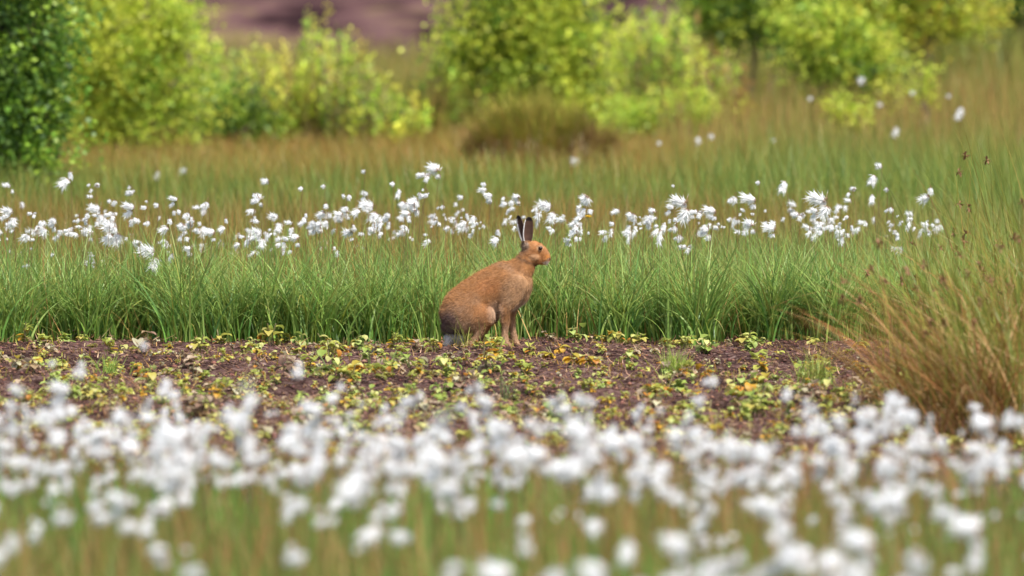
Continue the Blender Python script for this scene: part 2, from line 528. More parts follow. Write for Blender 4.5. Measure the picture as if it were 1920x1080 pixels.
YG = [(0.40, 0.40, 0.08), (0.32, 0.36, 0.07), (0.50, 0.48, 0.16), (0.42, 0.36, 0.08)]
OR = [(0.55, 0.30, 0.03), (0.60, 0.36, 0.04), (0.48, 0.20, 0.03), (0.42, 0.33, 0.05)]
WI = [(0.40, 0.30, 0.20), (0.34, 0.24, 0.13), (0.46, 0.42, 0.26), (0.24, 0.15, 0.10)]
GR = [(0.28, 0.36, 0.07), (0.34, 0.42, 0.11), (0.40, 0.44, 0.14)]


def seedling_mesh(kind):
    s = Soup()
    pal = {'yellow': (YG, OR, 0.12), 'orange': (OR, YG, 0.35), 'withered': (WI, OR, 0.1), 'green': (GR, YG, 0.35)}[kind]
    nst = random.randint(2, 4)
    for _ in range(nst):
        az = random.random() * 2 * PI; lean = random.uniform(0.1, 0.8)
        H = random.uniform(0.020, 0.062)
        pts = [np.array([math.cos(az) * 0.005, math.sin(az) * 0.005, -0.008])]
        for k_ in range(4):
            a = lean * (k_ + 1) / 4
            pts.append(pts[-1] + np.array([math.sin(a) * math.cos(az), math.sin(a) * math.sin(az), math.cos(a)]) * (H + 0.01) / 4)
        V, F = tube(pts, [0.0018] * 5, 4)
        s.add(V, F, np.array([0.30, 0.26, 0.12]) if kind != 'green' else np.array([0.2, 0.28, 0.08]))
        for q in range(random.randint(3, 7)):
            t = random.uniform(0.3, 1.0)
            bpt = pts[0] + (pts[-1] - pts[0]) * t
            a2 = random.random() * 2 * PI
            pc = pal[0] if random.random() > pal[2] else pal[1]
            c = np.array(random.choice(pc)) * random.uniform(0.8, 1.15)
            ln = random.uniform(0.016, 0.040)
            leaf_quads(s, bpt, (math.cos(a2), math.sin(a2), random.uniform(-0.3, 0.7)), ln, ln * random.uniform(0.6, 0.95), c, random.uniform(0.4, 2.2))
    return s.mesh('seedling')


seed_t = {k_: [seedling_mesh(k_) for _ in range(6)] for k_ in ('yellow', 'orange', 'withered', 'green')}
for v in seed_t.values():
    for me in v: me.materials.append(M_plant)
SL = {'yellow': 'yellow green leafy seedling with drooping rounded leaves on the bare peat',
      'orange': 'orange and yellow turning seedling on the bare peat strip',
      'withered': 'withered straw brown seedling curled over on the bare peat',
      'green': 'fresh light green leafy seedling on the bare peat strip'}
spots = []
# hand-read spots along the front of the sedge and a few striking ones
for px, py, kd, sc in [(45, 640, 'yellow', 1.3), (155, 612, 'withered', 1.7), (125, 640, 'green', 1.2), (412, 640, 'yellow', 1.5), (505, 640, 'yellow', 1.6), (565, 645, 'green', 1.1),
                       (610, 640, 'orange', 1.3), (720, 632, 'yellow', 1.6), (735, 650, 'yellow', 1.2), (1045, 655, 'orange', 1.1), (1080, 640, 'green', 1.2), (1160, 637, 'yellow', 1.2),
                       (1190, 640, 'yellow', 1.2), (1285, 640, 'yellow', 1.1), (1400, 640, 'yellow', 1.4), (1405, 655, 'green', 1.2), (1520, 640, 'yellow', 1.0), (1600, 650, 'orange', 1.4),
                       (1040, 668, 'orange', 1.5), (665, 695, 'orange', 1.6), (620, 690, 'green', 1.6), (270, 655, 'withered', 1.6), (800, 690, 'withered', 1.4), (985, 700, 'yellow', 1.5),
                       (1110, 685, 'orange', 1.4), (1000, 655, 'yellow', 1.5), (930, 665, 'yellow', 1.5), (905, 680, 'orange', 1.5), 
                       (1250, 720, 'yellow', 1.6), (1430, 690, 'yellow', 1.5), (1240, 735, 'orange', 1.1), (1390, 735, 'orange', 1.4), (850, 785, 'green', 1.7), (830, 740, 'green', 1.6),
                       (1050, 775, 'green', 1.5), (1500, 700, 'green', 1.4), (1180, 690, 'green', 1.3), (962, 668, 'yellow', 1.1), (290, 740, 'yellow', 1.5), (275, 700, 'orange', 1.2), (70, 690, 'orange', 1.2)]:
    spots.append((px, py, kd, sc))
tries = 0
while len(spots) < 298 and tries < 20000:
    tries += 1
    px = random.uniform(-60, 1980); py = random.uniform(642, 830)
    dens = 1.0 if px < 950 else (0.35 if py < 690 else 1.0)
    if px < 950 and py < 660: dens = 0.8
    if px > 1720: dens *= 0.3
    if 940 < px < 1300 and py > 690: dens = 0.7
    dens *= 0.45 + 1.1 * float(fbm(px * 0.01, py * 0.03, 1.0, 91, 2))
    if 815 < px < 885 and py < 672: continue
    if random.random() > dens: continue
    kd = random.choices(['yellow', 'orange', 'withered', 'green'], [6, 0.9, 2.6, 2.4])[0]
    spots.append((px, py, kd, random.uniform(0.8, 1.5)))
spots_done = 0
for px, py, kd, sc in spots:
    Y_ = ground_y(py + 8)
    Y_ = min(Y_, 30.45)
    X_, _ = P(px, py, Y_)
    if abs(X_ + 0.15) < 0.28 and abs(Y_ - 30.0) < 0.13: Y_ = 29.8
    o = link('seedling', random.choice(seed_t[kd]), None, None, (X_, Y_, float(ground_z(X_, Y_))))
    o.rotation_euler = (random.uniform(-.15, .15), random.uniform(-.15, .15), random.random() * 6.28)
    sc *= 0.98
    o.scale = (sc, sc, sc * random.uniform(0.8, 1.15))
    tag(o, SL[kd], 'seedling', kd + ' seedlings scattered over the bare peat')

# past the 300 that stand out, the carpet of still smaller seedlings is one mass
def merge_instances(name, items, mat, label, cat):
    Vs, Fs, Ks, n0 = [], [], [], 0
    cache = {}
    for me, M in items:
        if me.name not in cache:
            v = np.empty(len(me.vertices) * 3, np.float32); me.vertices.foreach_get('co', v)
            f = np.empty(len(me.loops), np.int32); me.loops.foreach_get('vertex_index', f)
            k_ = len(me.polygons[0].vertices)
            c = np.empty(len(me.vertices) * 4, np.float32); me.attributes['Col'].data.foreach_get('color', c)
            cache[me.name] = (v.reshape(-1, 3), f.reshape(-1, k_), c.reshape(-1, 4)[:, :3])
        v, f, c = cache[me.name]
        M = np.array(M)
        Vs.append(v @ M[:3, :3].T + M[:3, 3]); Fs.append(f + n0); Ks.append(c); n0 += len(v)
    o = link(name, mesh_np(name, np.concatenate(Vs), np.concatenate(Fs), np.concatenate(Ks), False), mat)
    tag(o, label, cat, kind='stuff')
    return o


def TRS(loc, eul, sc):
    from mathutils import Euler
    return Matrix.Translation(loc) @ Euler(eul).to_matrix().to_4x4() @ Matrix.Diagonal((*sc, 1))


items = []
while len(items) < 1500:
    px = random.uniform(-100, 2020); py = random.uniform(642, 880)
    w_ = 0.25 + 1.5 * float(fbm(px * 0.012, py * 0.04, 1.0, 95, 2)) ** 1.5
    if px > 950 and py < 690: w_ *= 0.35
    if 815 < px < 885 and py < 668: continue
    if random.random() > w_: continue
    Y_ = min(ground_y(py), 30.3); X_, _ = P(px, py, Y_)
    if abs(X_ + 0.15) < 0.25 and abs(Y_ - 30.0) < 0.13: continue
    sc = random.uniform(0.4, 0.85)
    kd = random.choices(['yellow', 'orange', 'withered', 'green'], [6, 1.0, 3.6, 1.8])[0]
    items.append((random.choice(seed_t[kd]), TRS((X_, Y_, float(ground_z(X_, Y_))), (random.uniform(-.3, .3), random.uniform(-.3, .3), random.random() * 6.28), (sc, sc, sc * random.uniform(0.6, 1)))))
merge_instances('small_seedlings', items, M_plant, 'carpet of tiny yellowish seedlings between the larger ones on the peat', 'ground cover')

# two grass tufts growing out of the peat and one blade fan
def tuft(px, py, n, Lm, label, cols):
    Y_ = ground_y(py); X_, _ = P(px, py, Y_)
    b = R.normal(0, 0.025, (n, 3)); b[:, 2] = -0.008
    V, F, K_ = ribbons(b, Lm * (0.5 + 0.6 * R.random(n)), 0.003 + 0.002 * R.random(n), R.random(n) * 2 * PI, np.abs(R.normal(0.3, 0.3, n)), np.abs(R.normal(0.6, 0.4, n)), 6,
                       pick(cols, n), pick(cols, n))
    o = link('grass_tuft', mesh_np('grass_tuft', V, F, K_), M_grass, None, (X_, Y_, float(ground_z(X_, Y_))))
    tag(o, label, 'grass tuft', 'grass tufts growing on the bare peat')


tuft(1262, 712, 110, 0.15, 'small upright light green grass tuft on peat, right of the hare', [(0.2, 0.3, 0.08), (0.28, 0.36, 0.12)])
tuft(1530, 722, 150, 0.17, 'spiky spreading green grass tuft on peat near the big rush clump', [(0.17, 0.26, 0.07), (0.26, 0.28, 0.1)])
tuft(1668, 735, 90, 0.16, 'blurred grey green grass tuft beside the foot of the rush clump', [(0.17, 0.24, 0.09), (0.26, 0.28, 0.12)])
tuft(945, 745, 24, 0.15, 'sparse dark bluish grass tuft below the hare on the peat', [(0.08, 0.14, 0.07), (0.12, 0.18, 0.09)])
tuft(868, 652, 26, 0.17, 'few olive grass blades standing in front of the hare\'s haunch', [(0.17, 0.20, 0.07), (0.24, 0.25, 0.1)])
tuft(905, 650, 16, 0.15, 'thin straw tipped blades in front of the hare\'s hind foot', [(0.2, 0.22, 0.07), (0.3, 0.3, 0.14)])
tuft(205, 700, 40, 0.12, 'short bright green grass tuft among seedlings at far left', [(0.16, 0.28, 0.06), (0.22, 0.34, 0.1)])


# ------------------------------------------------------------------ cottongrass
def ico(sub):
    bm = bmesh.new(); bmesh.ops.create_icosphere(bm, subdivisions=sub, radius=1)
    V = np.array([v.co[:] for v in bm.verts]); F = np.array([[v.index for v in f.verts] for f in bm.faces]); bm.free()
    return V, F


ICOS = {2: ico(2), 3: ico(3)}


def tuft_mesh(length, rad, nf, seed, sub=3):
    """one cotton head: lumpy fluff body with loose fibres; hangs along -z from the origin"""
    rr = np.random.default_rng(seed)
    ICO_V, ICO_F = ICOS[sub]
    V = ICO_V.copy()
    t = (1 - V[:, 2]) / 2                              # 0 at the neck, 1 at the tip
    prof = np.interp(t, [0, 0.1, 0.35, 0.7, 1.0], [0.25, 0.55, 1.0, 1.1, 0.9])
    lump = 1 + 0.30 * np.sin(V[:, 0] * 5 + seed) * np.sin(V[:, 1] * 6 + 2 * seed) + 0.16 * np.sin(V[:, 2] * 9 + V[:, 0] * 7 + seed) + rr.normal(0, 0.05, len(V))
    W = np.stack([V[:, 0] * rad * prof * lump * 0.54, V[:, 1] * rad * prof * lump * 0.54, -length * (t + 0.07 * np.sin(V[:, 0] * 4 + seed)) * 0.9], -1)
    # fibres
    N = nf
    th = rr.random(N) * 2 * PI
    spread = np.abs(rr.normal(0, 0.5, N))
    st = -length * 0.85 * rr.random(N)
    r0 = rad * 0.55 * np.sqrt(rr.random(N))
    base = np.stack([np.cos(th) * r0, np.sin(th) * r0, st], -1)
    d = np.stack([np.cos(th) * np.sin(spread + 0.35), np.sin(th) * np.sin(spread + 0.35), -np.cos(spread + 0.35)], -1)
    ln = (0.35 + 0.65 * rr.random(N) ** 1.5) * length * 0.75
    e1 = base + d * ln[:, None] * 0.5
    e2 = base + d * ln[:, None] + np.stack([rr.normal(0, 0.002, N), rr.normal(0, 0.002, N), -np.abs(rr.normal(0, 0.003, N))], -1)
    sd = np.cross(d, rr.normal(0, 1, (N, 3))); sd /= np.linalg.norm(sd, axis=1, keepdims=True)
    w = 0.0013
    FV = np.stack([base - sd * w, base + sd * w, e1 - sd * w * .8, e1 + sd * w * .8, e2], 1).reshape(-1, 3)
    i = np.arange(N)[:, None] * 5 + len(W)
    FF = np.concatenate([i + np.array([0, 1, 3]), i + np.array([0, 3, 2]), i + np.array([2, 3, 4])])
    Vall = np.vstack([W, FV]); Fall = np.vstack([ICO_F, FF])
    wht = np.array([0.88, 0.87, 0.86])
    col = np.tile(wht, (len(Vall), 1)) * (1 + rr.normal(0, 0.02, (len(Vall), 1)))
    # brownish scales at the neck of the head
    neck = Vall[:, 2] > -length * 0.10
    col[neck] = np.array([0.32, 0.2, 0.13])
    me = mesh_np('tuft', Vall, Fall, col, smooth=True)
    me.materials.append(M_cotton)
    return me


TUFTS = [tuft_mesh(a_, b_, 230, 100 + i) for i, (a_, b_) in enumerate([(0.045, 0.012), (0.034, 0.016), (0.055, 0.011), (0.030, 0.010), (0.042, 0.017), (0.024, 0.009), (0.050, 0.014), (0.038, 0.013), (0.060, 0.013), (0.028, 0.013), (0.036, 0.010)])]


def cotton_proto(H, nt_, seed):
    """stem > tufts, built at the origin; returns root"""
    rnd = random.Random(seed)
    pts = []
    az = rnd.uniform(-0.5, 0.5) + (0 if rnd.random() < 0.6 else PI); bow = rnd.uniform(0.05, 0.45)
    p = np.array([0, 0, -0.01]); K = 8
    for k_ in range(K + 1):
        pts.append(p.copy())
        a = bow * (k_ / K) ** 1.5
        p = p + np.array([math.sin(a) * math.cos(az), math.sin(a) * math.sin(az), math.cos(a)]) * (H + 0.01) / K
    s = Soup()
    V, F = tube(pts, np.linspace(0.0016, 0.0010, K + 1), 4)
    s.add(V, F, np.linspace(0, 1, K + 1).repeat(4)[:, None] * np.array([0.22, 0.12, 0.06]) + (1 - np.linspace(0, 1, K + 1).repeat(4)[:, None]) * np.array([0.13, 0.17, 0.06]))
    top = pts[-1]
    heads = []
    for q in range(nt_):
        a = rnd.uniform(0, 2 * PI)
        out = rnd.uniform(0.004, 0.020) if nt_ > 1 else 0.003
        drop = rnd.uniform(-0.012, 0.05) if nt_ > 1 else 0
        e = top + np.array([math.cos(a) * out, math.sin(a) * out, -drop])
        if nt_ > 1:
            mid = (top + e) / 2 + np.array([0, 0, 0.006])
            V, F = tube([top, mid, e], [0.0009, 0.0008, 0.0007], 3)
            s.add(V, F, np.array([0.24, 0.16, 0.08]))
        heads.append((e, a))
    # one or two narrow stem leaves
    N = 2
    base = np.array([pts[2], pts[3]])
    V, F, K_ = ribbons(base, np.array([0.13, 0.10]), np.array([0.003, 0.003]), np.array([az, az + 2.5]), np.array([0.35, 0.4]), np.array([0.4, 0.5]), 4,
                       np.tile([0.12, 0.17, 0.05], (2, 1)), np.tile([0.25, 0.14, 0.06], (2, 1)))
    s.add(V, F, K_)
    root = empty('cottongrass', (0, 0, 0))
    st = link('stem', s.mesh('stem'), M_dry, root)
    for e, a in heads:
        t = link('tuft', rnd.choice(TUFTS), None, root, tuple(e))
        # blown: tilt away from hanging straight down, mostly one way
        tilt = rnd.uniform(0.1, 1.9)
        wa = rnd.gauss(PI, 0.7)
        t.rotation_euler = Vector((0, 0, -1)).rotation_difference(Vector((math.sin(tilt) * math.cos(wa), math.sin(tilt) * math.sin(wa), -math.cos(tilt)))).to_euler()
        k_ = rnd.uniform(0.6, 1.2)
        t.scale = (k_ * rnd.uniform(.8, 1.2), k_ * rnd.uniform(.8, 1.2), k_)
    return root, float(top[2]), float(top[0]), float(top[1])


PROTOS = []
for i_ in range(16):
    nt_ = [1, 2, 3, 4, 2, 3, 1, 5, 3, 2, 4, 3, 1, 2, 3, 4][i_]
    PROTOS.append((*cotton_proto(0.42, nt_, 500 + i_), nt_))
PROTO_USED = [False] * 16




# keep pristine tuft heights: the prototypes must be copied before being moved, so work from pristine twins
def twins():
    global PROTOS
    fresh = []
    for root, th, a, b, n_ in PROTOS:
        fresh.append([root, th, a, b, n_, [(c.name.startswith('stem'), c.data, c.location.copy(), c.rotation_euler.copy(), c.scale.copy()) for c in root.children]])
    return fresh


FRESH = twins()


def place(px, py, z, label, group, nts=None, scale=1.0, ymin=None, ymax=None, Y_=None):
    if Y_ is None:
        Y_ = (CAM_H - z) / slope(py)
        if ymin is not None and Y_ < ymin: Y_ = ymin + random.uniform(0, 0.25)
        if ymax is not None and Y_ > ymax: Y_ = ymax - random.uniform(0, 0.3)
    X_, z = P(px, py, Y_)
    g0 = float(ground_z(X_, Y_))
    z = max(z + 0.012, g0 + 0.12)
    q = random.choice([q for q in range(16) if nts is None or FRESH[q][4] in nts])
    root, th, tx_, ty_, n_, kids = FRESH[q]
    rz = random.gauss(0, 0.45)
    loc = (X_ - (tx_ * math.cos(rz) - ty_ * math.sin(rz)), Y_ - (tx_ * math.sin(rz) + ty_ * math.cos(rz)), g0)
    if PROTO_USED[q]:
        o = root.copy(); C.objects.link(o)
        chs = []
        for c0 in root.children:
            c = c0.copy(); C.objects.link(c); c.parent = o; chs.append(c)
    else:
        PROTO_USED[q] = True; o = root; chs = list(root.children)
    o.location = loc; o.rotation_euler = (0, 0, rz)
    stem_kids = [k_ for k_ in kids if k_[0]]; tuft_kids = [k_ for k_ in kids if not k_[0]]
    ti = 0
    for ch in chs:
        if ch.name.startswith('stem'):
            ch.scale = (1, 1, (z - g0) / th)
        else:
            _, dt, l, r, s_ = tuft_kids[ti]; ti += 1
            ch.data = dt
            ch.location = (l.x, l.y, l.z - th + (z - g0)); ch.rotation_euler = r
            ch.scale = tuple(v * scale * random.uniform(0.88, 1.12) for v in s_)
    o['label'] = label; o['category'] = 'cottongrass'
    if group: o['group'] = group
    return o


MID = [(180, 355), (170, 350), (213, 385), (215, 425), (208, 410), (250, 355), (250, 395), (278, 383), (282, 410), (345, 430), (355, 410), (352, 395), (420, 410),
       (360, 475), (150, 405), (162, 400), (190, 395), (100, 410), (60, 408), (15, 410), (0, 430), (60, 470), (55, 490), (130, 440), (137, 433), (170, 440), (70, 435), (265, 465), (290, 475),
       (330, 380), (450, 440), (480, 370), (492, 375), (490, 440), (525, 410), (575, 400), (570, 412), (615, 382), (620, 400), (590, 415), (540, 455), (560, 450), (650, 375), (655, 400),
       (640, 410), (690, 370), (672, 378), (690, 400), (730, 400), (750, 360), (790, 365), (784, 378), (780, 390), (770, 405), (800, 360), (830, 380), (760, 390), (870, 375), (875, 400),
       (920, 375), (890, 410), (950, 375), (970, 378), (1010, 385), (1035, 390), (1080, 430), (1130, 440), (1185, 410), (1215, 405), (1260, 395), (1270, 420), (1230, 400),
       (1275, 437), (1310, 405), (1340, 400), (1370, 415), (1450, 432), (1530, 402), (1505, 410), (1590, 410), (1560, 425), (1540, 430), (1600, 362), (1675, 385), (1635, 370),
       (1290, 470), (1740, 430), (25, 400), (225, 430), (320, 410), (300, 390), (600, 430), (700, 425), (845, 410), (1155, 425), (1245, 425), (1330, 425), (1415, 425), (705, 390), (930, 430), (405, 440), (660, 425)]
for px, py in MID:
    zt = min(0.66, max(0.34, random.gauss(0.50 + (420 - py) * 0.0012, 0.03)))
    place(px + random.uniform(-3, 3), py, zt, 'white cottongrass with wind blown heads in the sunny belt behind the hare', 'cottongrass stems in the belt behind the hare',
          nts=(2, 3, 4, 5) if random.random() < 0.8 else (1,), scale=random.uniform(0.5, 0.9), ymin=30.55, ymax=36.5)
LOW = [tuft_mesh(a_, b_, 90, 300 + i, 2) for i, (a_, b_) in enumerate([(0.034, 0.008), (0.026, 0.011), (0.042, 0.009), (0.022, 0.008), (0.030, 0.012), (0.048, 0.008), (0.020, 0.007)])]
stem_low = Soup(); V, F = tube([(0, 0, 0), (0.01, 0, 0.5), (0, 0, 1)], [0.0015, 0.0013, 0.001], 3); stem_low.add(V, F, np.array([0.2, 0.13, 0.06])); stem_low = stem_low.mesh('stem_low')


def drift(n, gen, label):
    ti, si = [], []
    while len(si) < n:
        px, py, z, ymin, ymax, sc = gen()
        Y_ = (CAM_H - z) / slope(py)
        if Y_ < ymin or Y_ > ymax: Y_ = random.uniform(ymin, ymax)
        X_, z = P(px, py, Y_); g0 = float(ground_z(X_, Y_)); z = max(z, g0 + 0.1)
        si.append((stem_low, TRS((X_, Y_, g0), (0, 0, random.random() * 6), (1, 1, z - g0))))
        for _ in range(random.choice((1, 1, 2, 2, 3, 4))):
            k_ = sc * random.uniform(0.6, 1.25); tilt = random.uniform(0.0, 1.9); wa = random.gauss(PI, 0.8)
            e = Vector((0, 0, -1)).rotation_difference(Vector((math.sin(tilt) * math.cos(wa), math.sin(tilt) * math.sin(wa), -math.cos(tilt)))).to_euler()
            ti.append((random.choice(LOW), TRS((X_ + random.gauss(0, 0.011), Y_ + random.gauss(0, 0.011), z + random.uniform(-0.035, 0.008)), e, (k_ * random.uniform(.7, 1.2), k_, k_ * random.uniform(.8, 1.3)))))
    merge_instances('cottongrass_fluff', ti, M_cotton, label + ', their fluff', 'cottongrass')
    merge_instances('cottongrass_stalks', si, M_dry, label + ', their thin stalks', 'cottongrass')


def gen_mid():
    r = random.random()
    px = random.uniform(-60, 1000) if r < 0.62 else random.uniform(1000, 1760)
    while float(vnoise(px * 0.02, 3.0, 1.0, 5)) < random.uniform(0, 0.75): px += random.uniform(-60, 60)
    py = random.gauss(436, 32) if px < 700 else random.gauss(415, 17)
    return px, max(345, py), random.uniform(0.36, 0.50), 30.45, 36.0, random.uniform(0.55, 1.0)


def gen_near():
    px = random.uniform(-120, 2040)
    while float(vnoise(px * 0.016, 9.0, 1.0, 6)) < random.uniform(0, 0.8): px += random.uniform(-80, 80)
    mid_ = 800 + 40 * (px / 1920) if random.random() < 0.8 else 930
    return px, min(1075, random.gauss(mid_ + 15, 50)), random.uniform(0.33, 0.46), 14.0, 21.8, random.uniform(0.6, 1.15)


drift(210, gen_mid, 'countless small low cottongrass tufts in the belt behind the hare')
drift(330, gen_near, 'countless smaller cottongrass tufts filling the near bed')
UNIQ = [(130, 322, 'tallest cottongrass at the left end of the belt, bent beside the dark birch', (2,)),
        (390, 375, 'lone cottongrass with one slanting head below the gap left of the willow', (1, 2)),
        (505, 345, 'thin cottongrass streaming sideways, above the pair of small heads at left centre', (1,)),
        (568, 356, 'cottongrass with a plump round head, left one of a level pair above the belt', (1,)),
        (610, 352, 'cottongrass with a plump round head, right one of a level pair above the belt', (1,)),
        (685, 327, 'tiny pale cottongrass head standing high between the plump pair and the tall cluster', (1,)),
        (740, 347, 'cottongrass with a small bright head just left of the tall diagonal cluster', (1, 2)),
        (800, 335, 'tall cottongrass in the diagonal cluster, just below the highest head', (3,)),
        (825, 322, 'highest bright cottongrass head of the belt, left of the hummock', (2,)),
        (910, 350, 'cottongrass with two stacked slanting heads above and left of the hare ears', (2,)),
        (1102, 378, 'broad bright cottongrass cluster right of the hare ears, above the yellow flower', (4,)),
        (1265, 352, 'tiny cottongrass head floating alone above the right half of the belt', (1,)),
        (1290, 383, 'large cottongrass head topping the dense group at right centre', (3,)),
        (1380, 365, 'cottongrass with slanting twin heads, left neighbour of the oval head', (2,)),
        (1425, 345, 'cottongrass with a fat oval head high over the right half of the belt', (1,)),
        (1472, 345, 'cottongrass with a head drawn out sideways, beside the fat oval one', (1,)),
        (1416, 378, 'cottongrass with two heads one above the other under the fat oval one', (2,)),
        (1455, 425, 'large ring shaped fluffy cottongrass head low at right', (1,)),
        (1552, 378, 'cottongrass with a small upright group of heads before the rush tips', (3,)),
        (1655, 316, 'highest cottongrass at the right end of the belt', (1,)),
        (1640, 334, 'flat streaming cottongrass head second from top at the right end', (1,)),
        (1665, 358, 'bright oval cottongrass head in the middle of the right end group', (1,)),
        (1745, 352, 'last small cottongrass at the far right, next to the rush tips', (2,))]
for px, py, lb, nt_ in UNIQ:
    place(px, py, min(0.68, 0.50 + (420 - py) * 0.0013), lb, None, nts=nt_, scale=0.95 if 'tiny' not in lb else 0.6, ymin=30.6, ymax=36.0)
BACK = [(1088, 307, 45.5, 1.75, 'single round cottongrass head in front of the heather hummock'),
        (350, 325, 41, 1.1, 'blurred cottongrass head at left, right one of two below the yellow birch'),
        (297, 326, 41, 0.75, 'faint blurred cottongrass head at left, left one of two below the yellow birch'),
        (1622, 155, 49, 1.5, 'tall bright cottongrass head in front of the low birch branch at upper right'),
        (1523, 186, 49, 1.2, 'round blurred cottongrass head left of the tall bright one at upper right'),
        (1565, 190, 50, 0.7, 'faint cottongrass speck between round and bright heads at upper right'),
        (1716, 178, 49, 1.0, 'small cottongrass head between the tall bright one and the twin heads'),
        (1783, 184, 48, 0.8, 'small faint cottongrass head just above the twin heads'),
        (1803, 206, 47, 1.1, 'upper of the twin cottongrass heads at upper right'),
        (1803, 224, 46.5, 1.1, 'lower of the twin cottongrass heads at upper right'),
        (1683, 243, 46, 1.0, 'blurred cottongrass head alone below the birch branch at right'),
        (1655, 200, 48, 0.9, 'pair of small cottongrass specks under the birch branch at right'),
        (1455, 267, 45, 0.8, 'faint cottongrass head in olive grass right of centre'),
        (1338, 260, 45, 1.0, 'brighter of two neighbouring blurred heads right of the yellow birch'),
        (1308, 260, 45, 0.8, 'dimmer of two neighbouring blurred heads right of the yellow birch'),
        (1240, 272, 45, 0.8, 'faint cottongrass head at the foot of the yellow birch branch')]
for px, py, Y_, sc, lb in BACK:
    place(px, py, None, lb, None, nts=(1,), scale=sc, Y_=Y_)
FORE = [(20, 770), (5, 800), (60, 790), (100, 790), (130, 740), (200, 830), (230, 770), (215, 800), (300, 830), (320, 720), (330, 750), (380, 870), (340, 900), (300, 790), (470, 740), (440, 790), (460, 800), (480, 850),
        (600, 780), (560, 800), (590, 830), (580, 870), (560, 900), (610, 800), (635, 715), (690, 860), (700, 830), (740, 800), (760, 850), (745, 880), (790, 740), (800, 770), (815, 820), (840, 880), (870, 860),
        (925, 765), (1045, 740), (1095, 760), (1075, 780), (1060, 840), (1100, 870), (1020, 860), (1150, 800), (1120, 820), (1200, 860), (1175, 840), (1240, 780), (1250, 860), (1300, 850), (1280, 830), (1360, 840), (1400, 880),
        (1340, 890), (1450, 830), (1480, 870), (1500, 850), (1530, 795), (1560, 830), (1600, 850), (1585, 870), (1650, 800), (1680, 760), (1665, 790), (1700, 820), (1720, 790), (1690, 850), (1640, 770), (1620, 840), (1780, 840),
        (1800, 880), (1820, 860), (1900, 830), (1910, 780), (1860, 800), (1880, 880), (1160, 935), (1150, 915), (290, 970), (240, 950), (190, 940), (620, 965), (685, 935), (760, 940), (560, 1030), (310, 1050),
        (120, 770), (30, 850), (170, 860), (260, 850), (400, 850), (510, 880), (640, 830), (900, 850), (960, 820), (980, 870), (1640, 880), (1720, 880), (1550, 880), (1760, 900), (1430, 900), (1220, 900), (130, 960), (870, 930),
        (480, 730), (450, 770), (430, 870), (290, 880), (350, 830), (240, 800), (160, 810), (1010, 810), (1180, 800), (1320, 820), (1210, 830), (1385, 850), (1410, 850), (1740, 850), (1850, 850), (1680, 880), (1610, 810), (1730, 820),
        (1500, 900), (1580, 920), (1660, 930), (1060, 890), (1270, 930), (1340, 940), (770, 880), (590, 900), (820, 860), (700, 880), (1470, 960), (1780, 950), (1700, 960), (90, 870), (1900, 900), (1890, 850), (1625, 790), (1590, 800),
        (75, 770), (35, 740), (1080, 860), (1110, 830), (1200, 880), (1640, 830), (1690, 810)]
FORE = [p for i_, p in enumerate(FORE) if i_ % 8 != 7]
for px, py in FORE:
    zt = min(0.56, max(0.36, random.gauss(0.45, 0.03)))
    place(px + random.uniform(-8, 8), py + random.uniform(-4, 4), zt, 'blurred white cottongrass with several heads in the near bed along the bottom', 'cottongrass stems in the near bed',
          nts=(3, 4, 5) if random.random() < 0.72 else (1, 2), scale=random.uniform(0.62, 1.05), ymin=13.6, ymax=21.6)
FU = [(158, 690, 'bright blurred cottongrass head poking above the near bed at left', (2,)),
      (105, 685, 'dim streaming cottongrass head beside the bright one above the near bed at left', (1,)),
      (565, 690, 'bright lone cottongrass head over the peat, left of the hare', (2,)),
      (275, 655, 'faint highest cottongrass head against the peat at left', (1,)),
      (1342, 700, 'lone upright cottongrass head over the peat, right of the hare', (1, 2)),
      (1480, 735, 'faint cottongrass head against the seedlings left of the rush clump', (1,)),
      (1690, 745, 'highest cottongrass of the dense white mass by the rush clump', (4,)),
      (1725, 790, 'single round cottongrass head in front of the rush clump', (1,)),
      (815, 818, 'crisp bright round cottongrass head at the middle of the near bed', (1,)),
      (580, 957, 'wide oval cottongrass head alone over green grass at lower left centre', (1,)),
      (20, 1000, 'cottongrass head alone at the lower left edge', (2,)),
      (985, 1015, 'large soft cottongrass head at the bottom centre', (2,)),
      (1178, 1022, 'round soft cottongrass head between two large ones at the bottom', (1,)),
      (1842, 1000, 'upper of two large round heads at the bottom right', (2,)),
      (1835, 1040, 'lower of two large round heads at the bottom right', (1,))]
for px, py, lb, nt_ in FU:
    place(px, py, random.uniform(0.44, 0.5), lb, None, nts=nt_, scale=1.0 if 'faint' not in lb else 0.7, ymin=13.3, ymax=21.9)
for px, py in [(1020, 1072), (1290, 1035), (1340, 1062), (1450, 1050), (1500, 1062), (1590, 1050), (1625, 1065), (1600, 1080), (1730, 1062), (1560, 1075), (1290, 1078), (1410, 1075), (860, 1085), (1130, 1090), (1200, 1088), (960, 1090), (1700, 1085),
               (1460, 1020), (1640, 1030), (1380, 1040)]:
    place(px, py, random.uniform(0.46, 0.54), 'large very blurred cottongrass rising from below the bottom edge', 'cottongrass cut by the bottom edge', nts=(2, 3, 4), scale=1.05, ymin=12.8, ymax=15.5)
for q in range(16):
    if not PROTO_USED[q]:
        for ch in list(PROTOS[q][0].children): bpy.data.objects.remove(ch)
        bpy.data.objects.remove(PROTOS[q][0])


